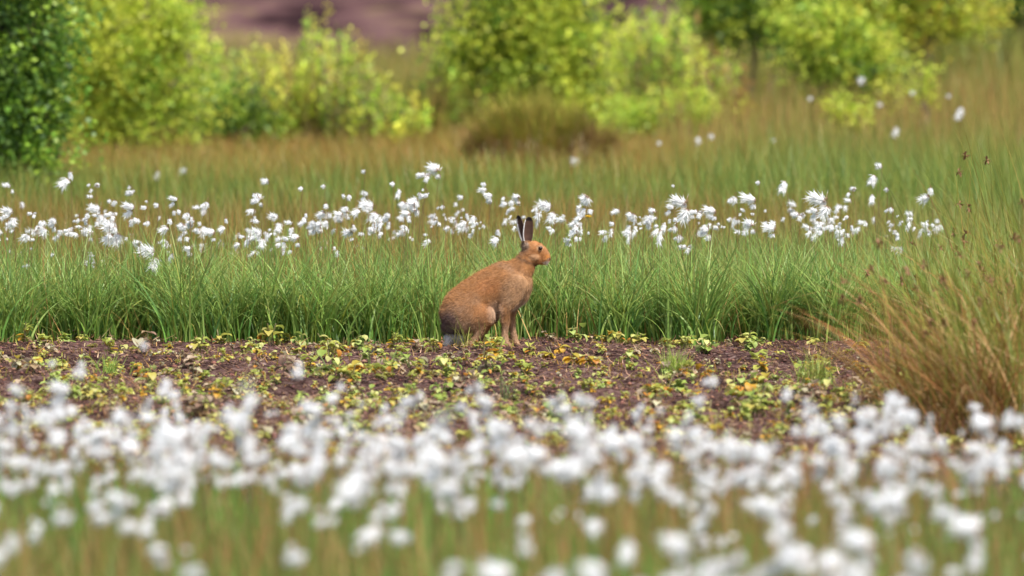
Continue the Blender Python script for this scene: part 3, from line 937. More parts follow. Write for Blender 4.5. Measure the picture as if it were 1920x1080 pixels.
# yellow flower in the belt
def yellow_flower(px, py, Y_, label):
    X_, z = P(px, py, Y_); g0 = float(ground_z(X_, Y_))
    root = empty('yellow_flower', (X_, Y_, g0)); tag(root, label, 'flower')
    s = Soup(); V, F = tube([(0, 0, -0.01), (0.005, 0, (z - g0) * 0.5), (0, 0, z - g0)], [0.0016, 0.0014, 0.001], 5); s.add(V, F, np.array([0.16, 0.2, 0.06]))
    link('stem', s.mesh('stem'), M_dry, root)
    s = Soup()
    for q in range(16):
        a = q / 16 * 2 * PI
        leaf_quads(s, (0, 0, z - g0), (math.cos(a), math.sin(a), 0.5 + 0.4 * (q % 2)), 0.018, 0.008, (0.75, 0.46, 0.02), 0.5)
    link('blossom', s.mesh('blossom'), M_plant, root)


yellow_flower(1103, 408, 31.4, 'small orange yellow flower among cottongrass right of the hare ears')


# ------------------------------------------------------------------ shrubs and trees
def leaves_mesh(name, pos, d, ln, wd, col):
    """diamond leaves folded along the midrib; pos,d (N,3)"""
    N = len(pos)
    d = d / (np.linalg.norm(d, axis=1, keepdims=True) + 1e-9)
    s = np.cross(d, R.normal(0, 1, (N, 3))); s /= np.linalg.norm(s, axis=1, keepdims=True) + 1e-9
    nn = np.cross(s, d)
    m_ = pos + d * (ln * 0.42)[:, None]
    l = m_ - s * (wd * 0.5)[:, None] + nn * (wd * 0.12)[:, None]
    r = m_ + s * (wd * 0.5)[:, None] + nn * (wd * 0.12)[:, None]
    V = np.stack([pos, l, pos + d * ln[:, None], r], 1).reshape(-1, 3)
    F = np.arange(4 * N).reshape(-1, 4)
    return mesh_np(name, V, F, np.repeat(col, 4, 0))


def limb(a, b, r0, r1, n=6, wob=0.04, up=0.15):
    t = np.linspace(0, 1, n)
    a, b = np.array(a, float), np.array(b, float)
    p = a[None] * (1 - t)[:, None] + b[None] * t[:, None]
    p[:, 2] += up * np.sin(t * PI) * np.linalg.norm(b - a) * 0.5
    p[1:-1] += R.normal(0, wob, (n - 2, 3)) * np.linalg.norm(b - a) * 0.4
    return p, np.linspace(r0, r1, n)


def birch(name, label, cat, Y_, lobes, cols, tipcols, clump_n, per, leaf=0.030, base_px=None, depth=0.8, group=None, bark=(0.16, 0.11, 0.08), sig=0.055, tipfrac=0.55, nstem=5, upsh=0.3):
    """lobes: list of (px, py, rx_px, ry_px, dy) read off the photo at distance Y_"""
    sc = Y_ / FPX
    bx = base_px if base_px is not None else lobes[0][0]
    X0, _ = P(bx, 300, Y_)
    g0 = float(ground_z(X0, Y_))
    root = empty(name, (X0, Y_, g0)); tag(root, label, cat, group)
    L3 = []
    for (px, py, rx, ry, dy) in lobes:
        x_, z_ = P(px, py, Y_)
        L3.append((np.array([x_ - X0, dy, z_ - g0]), np.array([rx * sc, (rx + ry) * 0.5 * sc * depth, ry * sc])))
    vol = np.array([np.prod(r) ** 0.72 for _, r in L3]); vol /= vol.sum()
    ci = R.choice(len(L3), clump_n, p=vol)
    u = R.normal(0, 1, (clump_n, 3)); u /= np.linalg.norm(u, axis=1, keepdims=True)
    rad = R.random(clump_n) ** 0.42
    cen = np.array([L3[k_][0] for k_ in ci]); rr = np.array([L3[k_][1] for k_ in ci])
    lum = 0.58 + 0.72 * fbm(u[:, 0] * 2 + ci * 3.1, u[:, 2] * 2 + u[:, 1], 2.2, 13, 2) + np.where(R.random(clump_n) < 0.10, 0.32 * R.random(clump_n), 0)
    cp = cen + u * rr * (rad * lum)[:, None]
    cp[:, 2] = np.maximum(cp[:, 2], 0.06 + 0.1 * R.random(clump_n))
    # wood
    wood = Soup()
    tips = []
    bark = np.array(bark)
    for k_ in range(nstem):
        c, r = L3[k_ % len(L3)]
        tgt = c + R.normal(0, 0.35, 3) * r + np.array([0, 0, r[2] * 0.5])
        b0 = np.array([R.normal(0, 0.03), R.normal(0, 0.03), -0.03])
        p, rd = limb(b0, tgt, 0.020, 0.006, 9, 0.05, 0.1)
        V, F = tube(p, rd, 6); wood.add(V, F, bark * (1 + R.normal(0, 0.1)))
        tips.append(p)
    nodes = np.concatenate([p[2:] for p in tips])
    twigs = Soup()
    for q in range(clump_n):
        dd = np.linalg.norm(nodes - cp[q], axis=1) + np.where(nodes[:, 2] > cp[q][2] + 0.1, 0.3, 0)
        j = int(np.argmin(dd))
        p, rd = limb(nodes[j], cp[q] + (cp[q] - nodes[j]) * 0.12, 0.0045, 0.0012, 5, 0.05, 0.1)
        V, F = tube(p, rd, 4); twigs.add(V, F, bark * 0.9)
    link('trunk', wood.mesh('trunk', True), M_wood, root)
    link('twigs', twigs.mesh('twigs'), M_wood, root)
    N = clump_n * per
    ii = np.repeat(np.arange(clump_n), per)
    outw = u[ii] * np.array([1, 1, 0.6]) + np.array([0, 0, upsh])
    outw /= np.linalg.norm(outw, axis=1, keepdims=True)
    off = R.normal(0, sig, (N, 3)) + outw * (R.random(N)[:, None] * 2 - 0.9) * sig * 1.6
    pos = cp[ii] + off
    pos[:, 2] = np.maximum(pos[:, 2], 0.02)
    d = R.normal(0, 1, (N, 3)) * np.array([1, 1, 0.7]) + outw * 0.6 + np.array([0, 0, -0.25])
    # young outer leaves are yellower, leaf age varies clump by clump
    tipc = R.random(clump_n) < tipfrac * (0.35 + 0.9 * rad)
    base_c = pick(cols, clump_n, 0.10); tip_c = pick(tipcols, clump_n, 0.10)
    cc = np.where(tipc[:, None], tip_c, base_c)[ii] * (1 + R.normal(0, 0.14, (N, 1)))
    ln = leaf * (0.65 + 0.6 * R.random(N))
    link('crown', leaves_mesh('crown', pos, d, ln, ln * 0.78, cc), M_leaf, root)
    return root


def willow(name, label, cat, Y_, x0, x1, tops, cols, n_w, leaf=0.04, spread=0.35, bark=(0.28, 0.2, 0.12), bare=0.2, group=None, base_w=0.78, dens=40, depth=0.8):
    """upright leafy wands; tops: list of (px, py) silhouettes from x0 to x1"""
    bx = (x0 + x1) / 2
    X0, _ = P(bx, 300, Y_); g0 = float(ground_z(X0, Y_))
    root = empty(name, (X0, Y_, g0)); tag(root, label, cat, group)
    tp = np.array(tops, float)
    wood = Soup(); PL, DL, CL, LL = [], [], [], []
    for q in range(n_w):
        px = R.uniform(x0, x1); py = np.interp(px, tp[:, 0], tp[:, 1]) + (R.random() ** 1.2) * 150 - (45 * R.random() if R.random() < 0.12 else 0)
        X1, Z1 = P(px, py, Y_)
        dy = R.normal(0, depth * 0.5)
        top = np.array([X1 - X0, dy, max(Z1 - g0, 0.25)])
        b0 = np.array([top[0] * base_w + R.normal(0, 0.04), dy * 0.4, -0.03])
        p, rd = limb(b0, top, 0.008, 0.0015, 8, 0.02, 0.0)
        V, F = tube(p, rd, 4); wood.add(V, F, np.array(bark) * (1 + R.normal(0, 0.15)))
        H = np.linalg.norm(top - b0)
        m_ = int(H * dens * R.uniform(0.7, 1.25))
        t = bare + (1 - bare) * R.random(m_) ** 0.8
        k_ = t * (len(p) - 1); i0 = np.minimum(k_.astype(int), len(p) - 2); f = (k_ - i0)[:, None]
        pos = p[i0] * (1 - f) + p[i0 + 1] * f + R.normal(0, 0.012, (m_, 3))
        ax = (top - b0) / H
        a = R.random(m_) * 2 * PI
        d = ax[None] * R.uniform(0.5, 1.2, (m_, 1)) + np.stack([np.cos(a), np.sin(a), 0 * a], -1) * 0.9
        PL.append(pos); DL.append(d)
        base = pick(cols, 1, 0.24)[0]
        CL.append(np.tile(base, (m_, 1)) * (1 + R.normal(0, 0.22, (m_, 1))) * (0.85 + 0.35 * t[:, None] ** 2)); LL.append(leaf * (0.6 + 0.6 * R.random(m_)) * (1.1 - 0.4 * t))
    link('shoots', wood.mesh('shoots', True), M_wood, root)
    pos, d, c, ln = map(np.concatenate, (PL, DL, CL, LL))
    pos[:, 2] = np.maximum(pos[:, 2], 0.02)
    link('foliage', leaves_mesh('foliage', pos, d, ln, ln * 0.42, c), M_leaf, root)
    return root


DK = [(0.055, 0.12, 0.030), (0.075, 0.15, 0.035), (0.06, 0.13, 0.05)]
MD = [(0.13, 0.27, 0.045), (0.20, 0.34, 0.055), (0.27, 0.39, 0.07)]
YL = [(0.40, 0.48, 0.08), (0.47, 0.53, 0.10), (0.32, 0.44, 0.08)]
birch('birch_tree', 'dark green broad leafed birch at the left edge, closest of the bushes', 'tree', 41.5,
      [(20, 90, 120, 150, 0), (40, 240, 95, 110, 0), (-60, 180, 140, 200, 0.2), (60, 340, 55, 60, -0.1), (-30, -80, 140, 120, 0), (30, 330, 60, 60, 0.1)],
      DK + [(0.08, 0.16, 0.05), (0.12, 0.23, 0.06)], MD, 560, 46, 0.042, base_px=-10, sig=0.07, tipfrac=0.4, nstem=6, bark=(0.1, 0.08, 0.07))
birch('birch_shrub', 'rounded bright yellow green birch shrub between dark birch and willows at left', 'shrub', 50.5,
      [(250, 110, 115, 120, 0), (200, 20, 110, 90, 0.1), (320, 200, 75, 80, -0.1), (200, 220, 85, 80, 0), (300, 60, 80, 70, 0), (140, 130, 70, 120, 0.2)],
      MD + [(0.22, 0.3, 0.045)], YL, 520, 44, 0.036, base_px=240, sig=0.075, tipfrac=0.75)
willow('willow_shrub', 'grey green willow with pink brown tips behind the rounded birch shrub', 'shrub', 55,
       330, 470, [(330, 0), (360, 15), (400, 60), (440, 90), (470, 130)], YL + MD + [(0.3, 0.3, 0.12)], 110, 0.070, group='willow shrubs behind the meadow')
willow('willow_shrub', 'tall pointed yellow willow with two high shoots left of centre', 'shrub', 53,
       420, 620, [(420, 130), (470, 80), (520, 90), (560, 100), (570, 60), (578, -10), (588, 70), (605, 70), (612, 5), (622, 100)], YL + [(0.3, 0.33, 0.1)], 220, 0.070, group='willow shrubs behind the meadow')
willow('willow_shrub', 'low olive willow sloping down toward the hummock, left of centre', 'shrub', 52.5,
       600, 800, [(600, 90), (640, 60), (690, 90), (720, 150), (760, 170), (800, 200)], YL + MD + [(0.33, 0.30, 0.10)], 190, 0.070, group='willow shrubs behind the meadow')
birch('dark_shrub', 'small dark green bush at the shaded foot of the willows at left', 'shrub', 52.2,
      [(420, 215, 55, 60, 0), (470, 230, 60, 45, 0.1)], DK, MD, 70, 44, 0.036, sig=0.06)
birch('birch_tree', 'central yellow green birch leaning over the heather hummock', 'tree', 53.5,
      [(1000, 20, 100, 90, 0), (930, 60, 95, 75, 0), (1060, 90, 85, 90, 0), (1020, 130, 90, 70, -0.1), (1095, 200, 65, 80, -0.1), (1135, 245, 42, 50, -0.3), (1165, 275, 38, 34, -0.6), (960, 165, 60, 40, 0), (900, 110, 50, 45, 0), (970, -60, 110, 80, 0.1), (1060, -40, 70, 80, 0), (880, 120, 40, 40, 0)],
      MD + DK, YL, 620, 44, 0.040, base_px=1010, sig=0.075, tipfrac=0.72, nstem=9)
willow('willow_shrub', 'low straw and green willow thicket between the sloping willow and the central birch', 'shrub', 53.8,
       740, 885, [(740, 165), (780, 140), (830, 120), (885, 110)], YL + MD + [(0.30, 0.24, 0.10), (0.26, 0.30, 0.09)], 150, 0.066, group='willow shrubs behind the meadow')
willow('willow_shrub', 'sparse narrow willow shoot standing left of the central birch', 'shrub', 54.5,
       800, 880, [(800, 150), (825, 80), (840, 60), (865, 90), (880, 130)], YL, 70, 0.055, group='willow shrubs behind the meadow')
willow('willow_shrub', 'broad pale willow between the central birch and the upper right birches', 'shrub', 55.5,
       1140, 1310, [(1140, 60), (1180, 15), (1220, 10), (1260, 20), (1310, 50)], YL + MD + [(0.32, 0.28, 0.12)], 210, 0.070, group='willow shrubs behind the meadow')
willow('willow_shrub', 'ragged willow with reddish stems on the right side of the pale willow', 'shrub', 54.5,
       1280, 1420, [(1280, 60), (1330, 70), (1380, 95), (1420, 170)], YL + [(0.26, 0.24, 0.09), (0.30, 0.17, 0.08)], 110, 0.070, group='willow shrubs behind the meadow')
birch('birch_shrub', 'low light green birch seedling bush below the pale willow', 'shrub', 52.0,
      [(1210, 235, 60, 42, 0), (1290, 225, 50, 40, 0)], MD, YL, 80, 40, 0.036, sig=0.06)
birch('birch_tree', 'green birch along the upper edge right of the pale willow', 'tree', 57.5,
      [(1400, 20, 90, 60, 0), (1330, 0, 60, 50, 0), (1480, 40, 90, 60, 0), (1350, 60, 70, 45, 0), (1440, -60, 130, 70, 0)],
      DK + MD, YL, 330, 44, 0.040, base_px=1420, sig=0.08, tipfrac=0.5)
birch('birch_shrub', 'low birch branch reaching down right below the upper birches', 'shrub', 53,
      [(1560, 105, 80, 50, 0), (1625, 140, 75, 55, 0), (1520, 60, 60, 50, 0), (1590, 70, 60, 50, 0)],
      MD + DK, YL, 210, 42, 0.038, base_px=1570, sig=0.075, tipfrac=0.6)
birch('birch_tree', 'yellow tinged birch along the upper edge at right', 'tree', 58,
      [(1690, 20, 90, 60, 0), (1790, 25, 85, 60, 0), (1610, 0, 80, 60, 0), (1720, -70, 130, 60, 0)],
      MD + [(0.26, 0.26, 0.05)], YL + [(0.42, 0.36, 0.05)], 300, 42, 0.040, base_px=1720, sig=0.08, tipfrac=0.7)
birch('birch_tree', 'dark green bush cut by the upper right corner', 'tree', 61,
      [(1910, 10, 45, 50, 0), (1960, 0, 70, 70, 0)], DK, DK, 130, 44, 0.042, sig=0.08)
birch('birch_shrub', 'little bright birch sapling in the meadow below the low birch branch', 'shrub', 49,
      [(1600, 225, 36, 26, 0), (1575, 205, 18, 20, 0)], YL, YL, 20, 30, 0.034, sig=0.045, nstem=3)
birch('birch_shrub', 'thin pale sapling standing right of the low birch branch', 'shrub', 50,
      [(1735, 165, 16, 36, 0)], YL, YL, 12, 22, 0.034, sig=0.04, nstem=2)


# ------------------------------------------------------------------ heather hummock
def hummock():
    Y_ = 47.6
    X0, _ = P(1003, 300, Y_); g0 = float(ground_z(X0, Y_))
    root = empty('heather_hummock', (X0, Y_, g0)); tag(root, 'domed heather hummock with olive top and purple brown flanks below the central birch', 'hummock')
    nu, nv = 40, 16
    V, K = [], []
    for j in range(nv + 1):
        t = j / nv
        for q in range(nu):
            a = q / nu * 2 * PI
            rr = (math.sin(t * PI / 2) ** 0.8) * (1 + 0.10 * math.sin(3 * a + 1) + 0.06 * math.sin(7 * a))
            V.append((0.47 * rr * math.cos(a), 0.42 * rr * math.sin(a), 0.34 * math.cos(t * PI / 2) ** 0.75 - 0.02 + 0.035 * math.sin(a * 5 + t * 9) + 0.03 * math.sin(a * 3 - t * 6)))
            K.append((0.17, 0.13, 0.06))
    F = [(j * nu + q, j * nu + (q + 1) % nu, (j + 1) * nu + (q + 1) % nu, (j + 1) * nu + q) for j in range(nv) for q in range(nu)]
    link('mound', mesh_np('mound', V, F, K, True), M_peaty, root)
    V = np.array(V)
    n = 12000
    idx = R.integers(nu, len(V), n)
    b = V[idx] + R.normal(0, 0.018, (n, 3)); b[:, 2] = np.maximum(b[:, 2], 0)
    hz = b[:, 2] / 0.34
    olive = pick([(0.25, 0.27, 0.06), (0.33, 0.28, 0.08), (0.19, 0.22, 0.05)], n)
    purp = pick([(0.24, 0.14, 0.10), (0.17, 0.10, 0.08), (0.34, 0.25, 0.15), (0.22, 0.23, 0.06)], n)
    f = np.clip(sstep(0.35, 0.75, hz - 0.25 * sstep(0.05, 0.4, b[:, 0]) + 0.7 * (fbm(b[:, 0], b[:, 1] + b[:, 2], 6, 5, 2) - 0.5)) + R.normal(0, 0.25, n), 0, 1)[:, None]
    c = (olive * f + purp * (1 - f)) * 0.85
    az = np.arctan2(b[:, 1], b[:, 0]) + R.normal(0, 0.5, n)
    Vr, Fr, Kr = ribbons(b, 0.05 + 0.12 * R.random(n) ** 1.5 + np.where(R.random(n) < 0.07, 0.16, 0), 0.006 + 0.004 * R.random(n), az, np.clip(1.2 - hz, 0.1, 1.3) + R.normal(0, 0.2, n), R.normal(0, 0.4, n), 3, c, c * 1.1)
    link('heather', mesh_np('heather', Vr, Fr, Kr), M_dry, root)


hummock()


# ------------------------------------------------------------------ rush clumps at right
def rush(px, py, n, Lm, label, seed, lean=0.0, dead=0.5, tall=1.0, rad=0.16):
    Y_ = ground_y(py); X_, _ = P(px, py, Y_); g0 = float(ground_z(X_, Y_))
    root = empty('rush_clump', (X_, Y_, g0)); tag(root, label, 'rush clump', 'rush clumps at the right edge')
    n1 = int(n * (1 - dead)); n2 = n - n1

    def put(nm, m_, cols, Lr, thm, bm_, w, mat):
        b = R.normal(0, rad, (m_, 3)); b[:, 2] = -0.02
        az = R.random(m_) * 2 * PI
        left = R.random(m_) < lean
        az = np.where(left, PI + R.normal(0, 0.5, m_), az)
        L = Lm * Lr * (0.45 + 0.65 * R.random(m_))
        c = pick(cols, m_, 0.15)
        Vr, Fr, Kr = ribbons(b, L, w * (0.7 + 0.6 * R.random(m_)), az, np.abs(R.normal(thm, 0.16, m_)), np.abs(R.normal(bm_, 0.35, m_)), 9, c, c * 1.08, az + PI / 2 + R.normal(0, 0.6, m_), 2.2)
        link(nm, mesh_np(nm, Vr, Fr, Kr), mat, root)
        return Vr.reshape(m_, 10, 2, 3)
    Vg = put('green_foliage', n1, [(0.15, 0.20, 0.05), (0.20, 0.22, 0.06), (0.24, 0.20, 0.06), (0.12, 0.17, 0.05)], 1.0 * tall, 0.14, 0.45, 0.0045, M_grass)
    put('dead_foliage', n2, [(0.25, 0.13, 0.07), (0.30, 0.19, 0.12), (0.19, 0.10, 0.055), (0.38, 0.29, 0.20), (0.16, 0.13, 0.045), (0.22, 0.12, 0.06)], 0.95, 0.50, 1.15, 0.0055, M_dry)
    # brown flower clusters near the tips of green stems
    for q in range(0, n1, 14):
        s = Soup()
        c = Vg[q, 7].mean(0)
        for _ in range(12):
            d = np.array([R.normal(), R.normal(), R.normal() + 0.3])
            leaf_quads(s, c, d, 0.024, 0.009, (0.22, 0.11, 0.06), 0.3)
        link('seed_head', s.mesh('seed_head'), M_dry, root)


rush(1880, 815, 800, 0.90, 'largest rush clump with arching brown and green stems at the right edge', 1, lean=0.45, dead=0.62)
rush(1790, 775, 460, 0.75, 'lower rush clump leaning left onto the peat with tan dead stems', 2, lean=0.6, dead=0.7, rad=0.12)
rush(1990, 760, 480, 0.95, 'tall rush clump mostly beyond the right edge', 3, lean=0.5, dead=0.45)
rush(1800, 700, 260, 0.8, 'upright green rush clump rising behind the arching clumps', 4, lean=0.3, dead=0.4, tall=0.95)
rush(1930, 680, 300, 0.95, 'tall green and rust rush clump at the back of the right edge group', 5, lean=0.4, dead=0.3, tall=1.1)


# ------------------------------------------------------------------ the hare
HY = 30.02
U = 1 / (3.6 * 450.0)


def hx(xc): return (780 + xc / 3.6 - 960) / 450.0


def hz_(yc): return (968 - yc) * U


bmh = bmesh.new()


def blob(b, xc, yc, r, ys=1.0, yo=0.0, rx=None, rz=None, rot=0.0):
    rx = (rx or r) * U; rz = (rz or r) * U; ry = r * U * ys
    m = Matrix.Translation((hx(xc), yo, hz_(yc))) @ Matrix.Rotation(rot, 4, 'Y') @ Matrix.Diagonal((rx, ry, rz, 1))
    bmesh.ops.create_icosphere(b, subdivisions=3, radius=1, matrix=m)


def chain(b, pts, step=7):
    """pts: (xc, yc, r, ys, yo)"""
    for p, q in zip(pts[:-1], pts[1:]):
        d = math.hypot(q[0] - p[0], q[1] - p[1]) + abs(q[4] - p[4]) / U
        n = max(2, int(d / max(step, min(p[2], q[2]) * 0.22)))
        for k_ in range(n + 1):
            t = k_ / n
            v = [p[i_] * (1 - t) + q[i_] * t for i_ in range(5)]
            blob(b, v[0], v[1], v[2], v[3], v[4])


# trunk
chain(bmh, [(296, 752, 132, .80, 0), (330, 700, 142, .78, 0), (405, 648, 148, .74, 0), (500, 588, 146, .68, 0), (600, 540, 148, .66, 0), (655, 545, 134, .66, 0)])
chain(bmh, [(655, 545, 134, .62, 0), (680, 610, 88, .7, 0), (650, 655, 66, .8, 0)])
chain(bmh, [(560, 600, 120, .68, 0), (480, 680, 100, .7, 0), (400, 720, 110, .7, 0)])
# neck
chain(bmh, [(655, 500, 112, .66, 0), (712, 448, 84, .72, 0), (748, 395, 68, .74, 0), (770, 345, 60, .78, 0)])
# head
blob(bmh, 792, 316, 64, .80); blob(bmh, 778, 345, 66, .80)
chain(bmh, [(795, 318, 62, .80, 0), (838, 335, 54, .72, 0), (868, 360, 42, .70, 0), (884, 376, 27, .74, 0)])
chain(bmh, [(800, 355, 60, .74, 0), (845, 376, 42, .66, 0), (876, 392, 26, .7, 0)])
blob(bmh, 800, 362, 38, .8, -0.014); blob(bmh, 800, 362, 38, .8, 0.014)          # cheeks
blob(bmh, 838, 290, 20, .9, -0.021); blob(bmh, 838, 290, 20, .9, 0.021)          # brows
blob(bmh, 872, 382, 20, .9, -0.008); blob(bmh, 872, 382, 20, .9, 0.008)          # muzzle pads
# haunches
for sgn in (-1, 1):
    yo = 0.042 * sgn
    dx = 0 if sgn < 0 else 28
    blob(bmh, 355 + dx, 745, 130, .50, yo, rx=148, rz=128, rot=-0.35)
    blob(bmh, 430 + dx, 745, 92, .52, yo * 1.05, rx=112, rz=86, rot=0.35)
    chain(bmh, [(462 + dx, 775, 52, .6, yo * 1.2), (440 + dx, 840, 36, .7, yo * 1.1), (405 + dx, 905, 27, .8, yo * 1.05), (368 + dx, 944, 25, .9, yo)])
    chain(bmh, [(350 + dx, 948, 22, 1.0, yo), (450 + dx, 952, 18, 1.1, yo), (530 + dx, 950, 21, 1.2, yo * 1.05), (566 + dx, 957, 14, 1.3, yo * 1.05)])
chain(bmh, [(262, 830, 92, .85, 0), (282, 870, 62, .9, 0), (300, 910, 40, .9, 0)])
# tail
chain(bmh, [(240, 885, 36, .8, -0.01), (222, 915, 33, .8, -0.016), (212, 943, 24, .8, -0.018)])
# fore legs
chain(bmh, [(668, 560, 92, .42, -0.046), (645, 640, 62, .48, -0.052), (606, 706, 42, .62, -0.050), (606, 765, 32, .72, -0.044), (603, 850, 22, .85, -0.039),
            (598, 893, 24, .9, -0.036), (606, 938, 24, .95, -0.038), (624, 955, 16, 1.1, -0.040), (634, 958, 13, 1.2, -0.040)])
chain(bmh, [(660, 590, 90, .42, 0.038), (652, 690, 46, .6, 0.038), (640, 765, 31, .72, 0.034), (650, 850, 23, .85, 0.032), (660, 898, 23, .9, 0.032),
            (670, 938, 22, .95, 0.032), (688, 954, 15, 1.1, 0.032)])
# toes
for yo, xx in ((-0.046, 634), (-0.034, 637), (0.026, 692), (0.038, 690)):
    blob(bmh, xx, 960, 10, 1, yo)
for yo in (-0.063, -0.050, 0.050, 0.062):
    blob(bmh, 574 + (28 if yo > 0 else 0), 960, 10, 1, yo)


def remesh(bm_in, vox, iters, name='body'):
    me = bpy.data.meshes.new(name); bm_in.to_mesh(me)
    o = bpy.data.objects.new(name, me); C.objects.link(o)
    m1 = o.modifiers.new('r', 'REMESH'); m1.mode = 'VOXEL'; m1.voxel_size = vox; m1.use_smooth_shade = True
    if iters:
        m2 = o.modifiers.new('s', 'SMOOTH'); m2.factor = 0.5; m2.iterations = iters
    dg = bpy.context.evaluated_depsgraph_get()
    out = bpy.data.meshes.new_from_object(o.evaluated_get(dg))
    bpy.data.objects.remove(o); bpy.data.meshes.remove(me)
    return out


body1 = remesh(bmh, 0.0035, 12)
bmh.free()
b2 = bmesh.new(); b2.from_mesh(body1)

# ears: scooped shells with real thickness
EARS = []


def ear(base, tip, width, open_dir, curl=1.0):
    """base, tip 3-vectors; open_dir: where the opening faces"""
    base, tip = Vector(base), Vector(tip)
    ax = (tip - base); Ln = ax.length; ax.normalize()
    od = Vector(open_dir); od = (od - ax * od.dot(ax)).normalized()
    sd = ax.cross(od)
    nu, nv = 12, 18
    outer, inner = [], []
    for j in range(nv + 1):
        t = j / nv
        w = width * np.interp(t, [0, .12, .35, .6, .8, .93, 1], [.50, .70, .98, 1.0, .92, .68, .26])
        cl = curl * np.interp(t, [0, .3, 1], [1.6, 1.15, .55])
        ro, ri = [], []
        for q in range(nu + 1):
            a = (q / nu - .5) * 2 * cl
            rad = w / 2 / max(math.sin(min(cl, PI / 2)), .3)
            pos = base + ax * (t * Ln) + sd * (math.sin(a) * rad) - od * ((math.cos(a) - math.cos(cl)) * rad)
            nrm = (sd * math.sin(a) - od * math.cos(a))
            th = 0.0022 * (1 - .5 * t)
            ro.append(b2.verts.new(pos + nrm * th)); ri.append(b2.verts.new(pos - nrm * th))
        outer.append(ro); inner.append(ri)
    for j in range(nv):
        for q in range(nu):
            b2.faces.new((outer[j][q], outer[j][q + 1], outer[j + 1][q + 1], outer[j + 1][q]))
            b2.faces.new((inner[j][q + 1], inner[j][q], inner[j + 1][q], inner[j + 1][q + 1]))
        b2.faces.new((outer[j][0], outer[j + 1][0], inner[j + 1][0], inner[j][0]))
        b2.faces.new((outer[j + 1][nu], outer[j][nu], inner[j][nu], inner[j + 1][nu]))
    for q in range(nu):
        b2.faces.new((outer[nv][q], outer[nv][q + 1], inner[nv][q + 1], inner[nv][q]))
        b2.faces.new((outer[0][q + 1], outer[0][q], inner[0][q], inner[0][q + 1]))
    EARS.append((np.array(base), np.array(tip), np.array(sd), np.array(od), width))


ear((hx(752), -0.018, hz_(285)), (hx(764), -0.030, hz_(90)), 0.045, (0.42, -1.0, 0.0))
ear((hx(735), 0.018, hz_(285)), (hx(687), 0.030, hz_(84)), 0.036, (-0.62, -0.75, 0.0), 1.0)
bmesh.ops.recalc_face_normals(b2, faces=b2.faces[:])
bmesh.ops.create_icosphere(b2, subdivisions=2, radius=1, matrix=Matrix.Translation((hx(748), -0.016, hz_(292))) @ Matrix.Diagonal((0.016, 0.012, 0.018, 1)))
bmesh.ops.create_icosphere(b2, subdivisions=2, radius=1, matrix=Matrix.Translation((hx(738), 0.016, hz_(292))) @ Matrix.Diagonal((0.016, 0.012, 0.018, 1)))
body = remesh(b2, 0.0020, 3)
b2.free()

nv_ = len(body.vertices)
co = np.empty(nv_ * 3, np.float32); body.vertices.foreach_get('co', co); co = co.reshape(-1, 3).astype(float)
no = np.empty(nv_ * 3, np.float32); body.vertices.foreach_get('normal', no); no = no.reshape(-1, 3).astype(float)


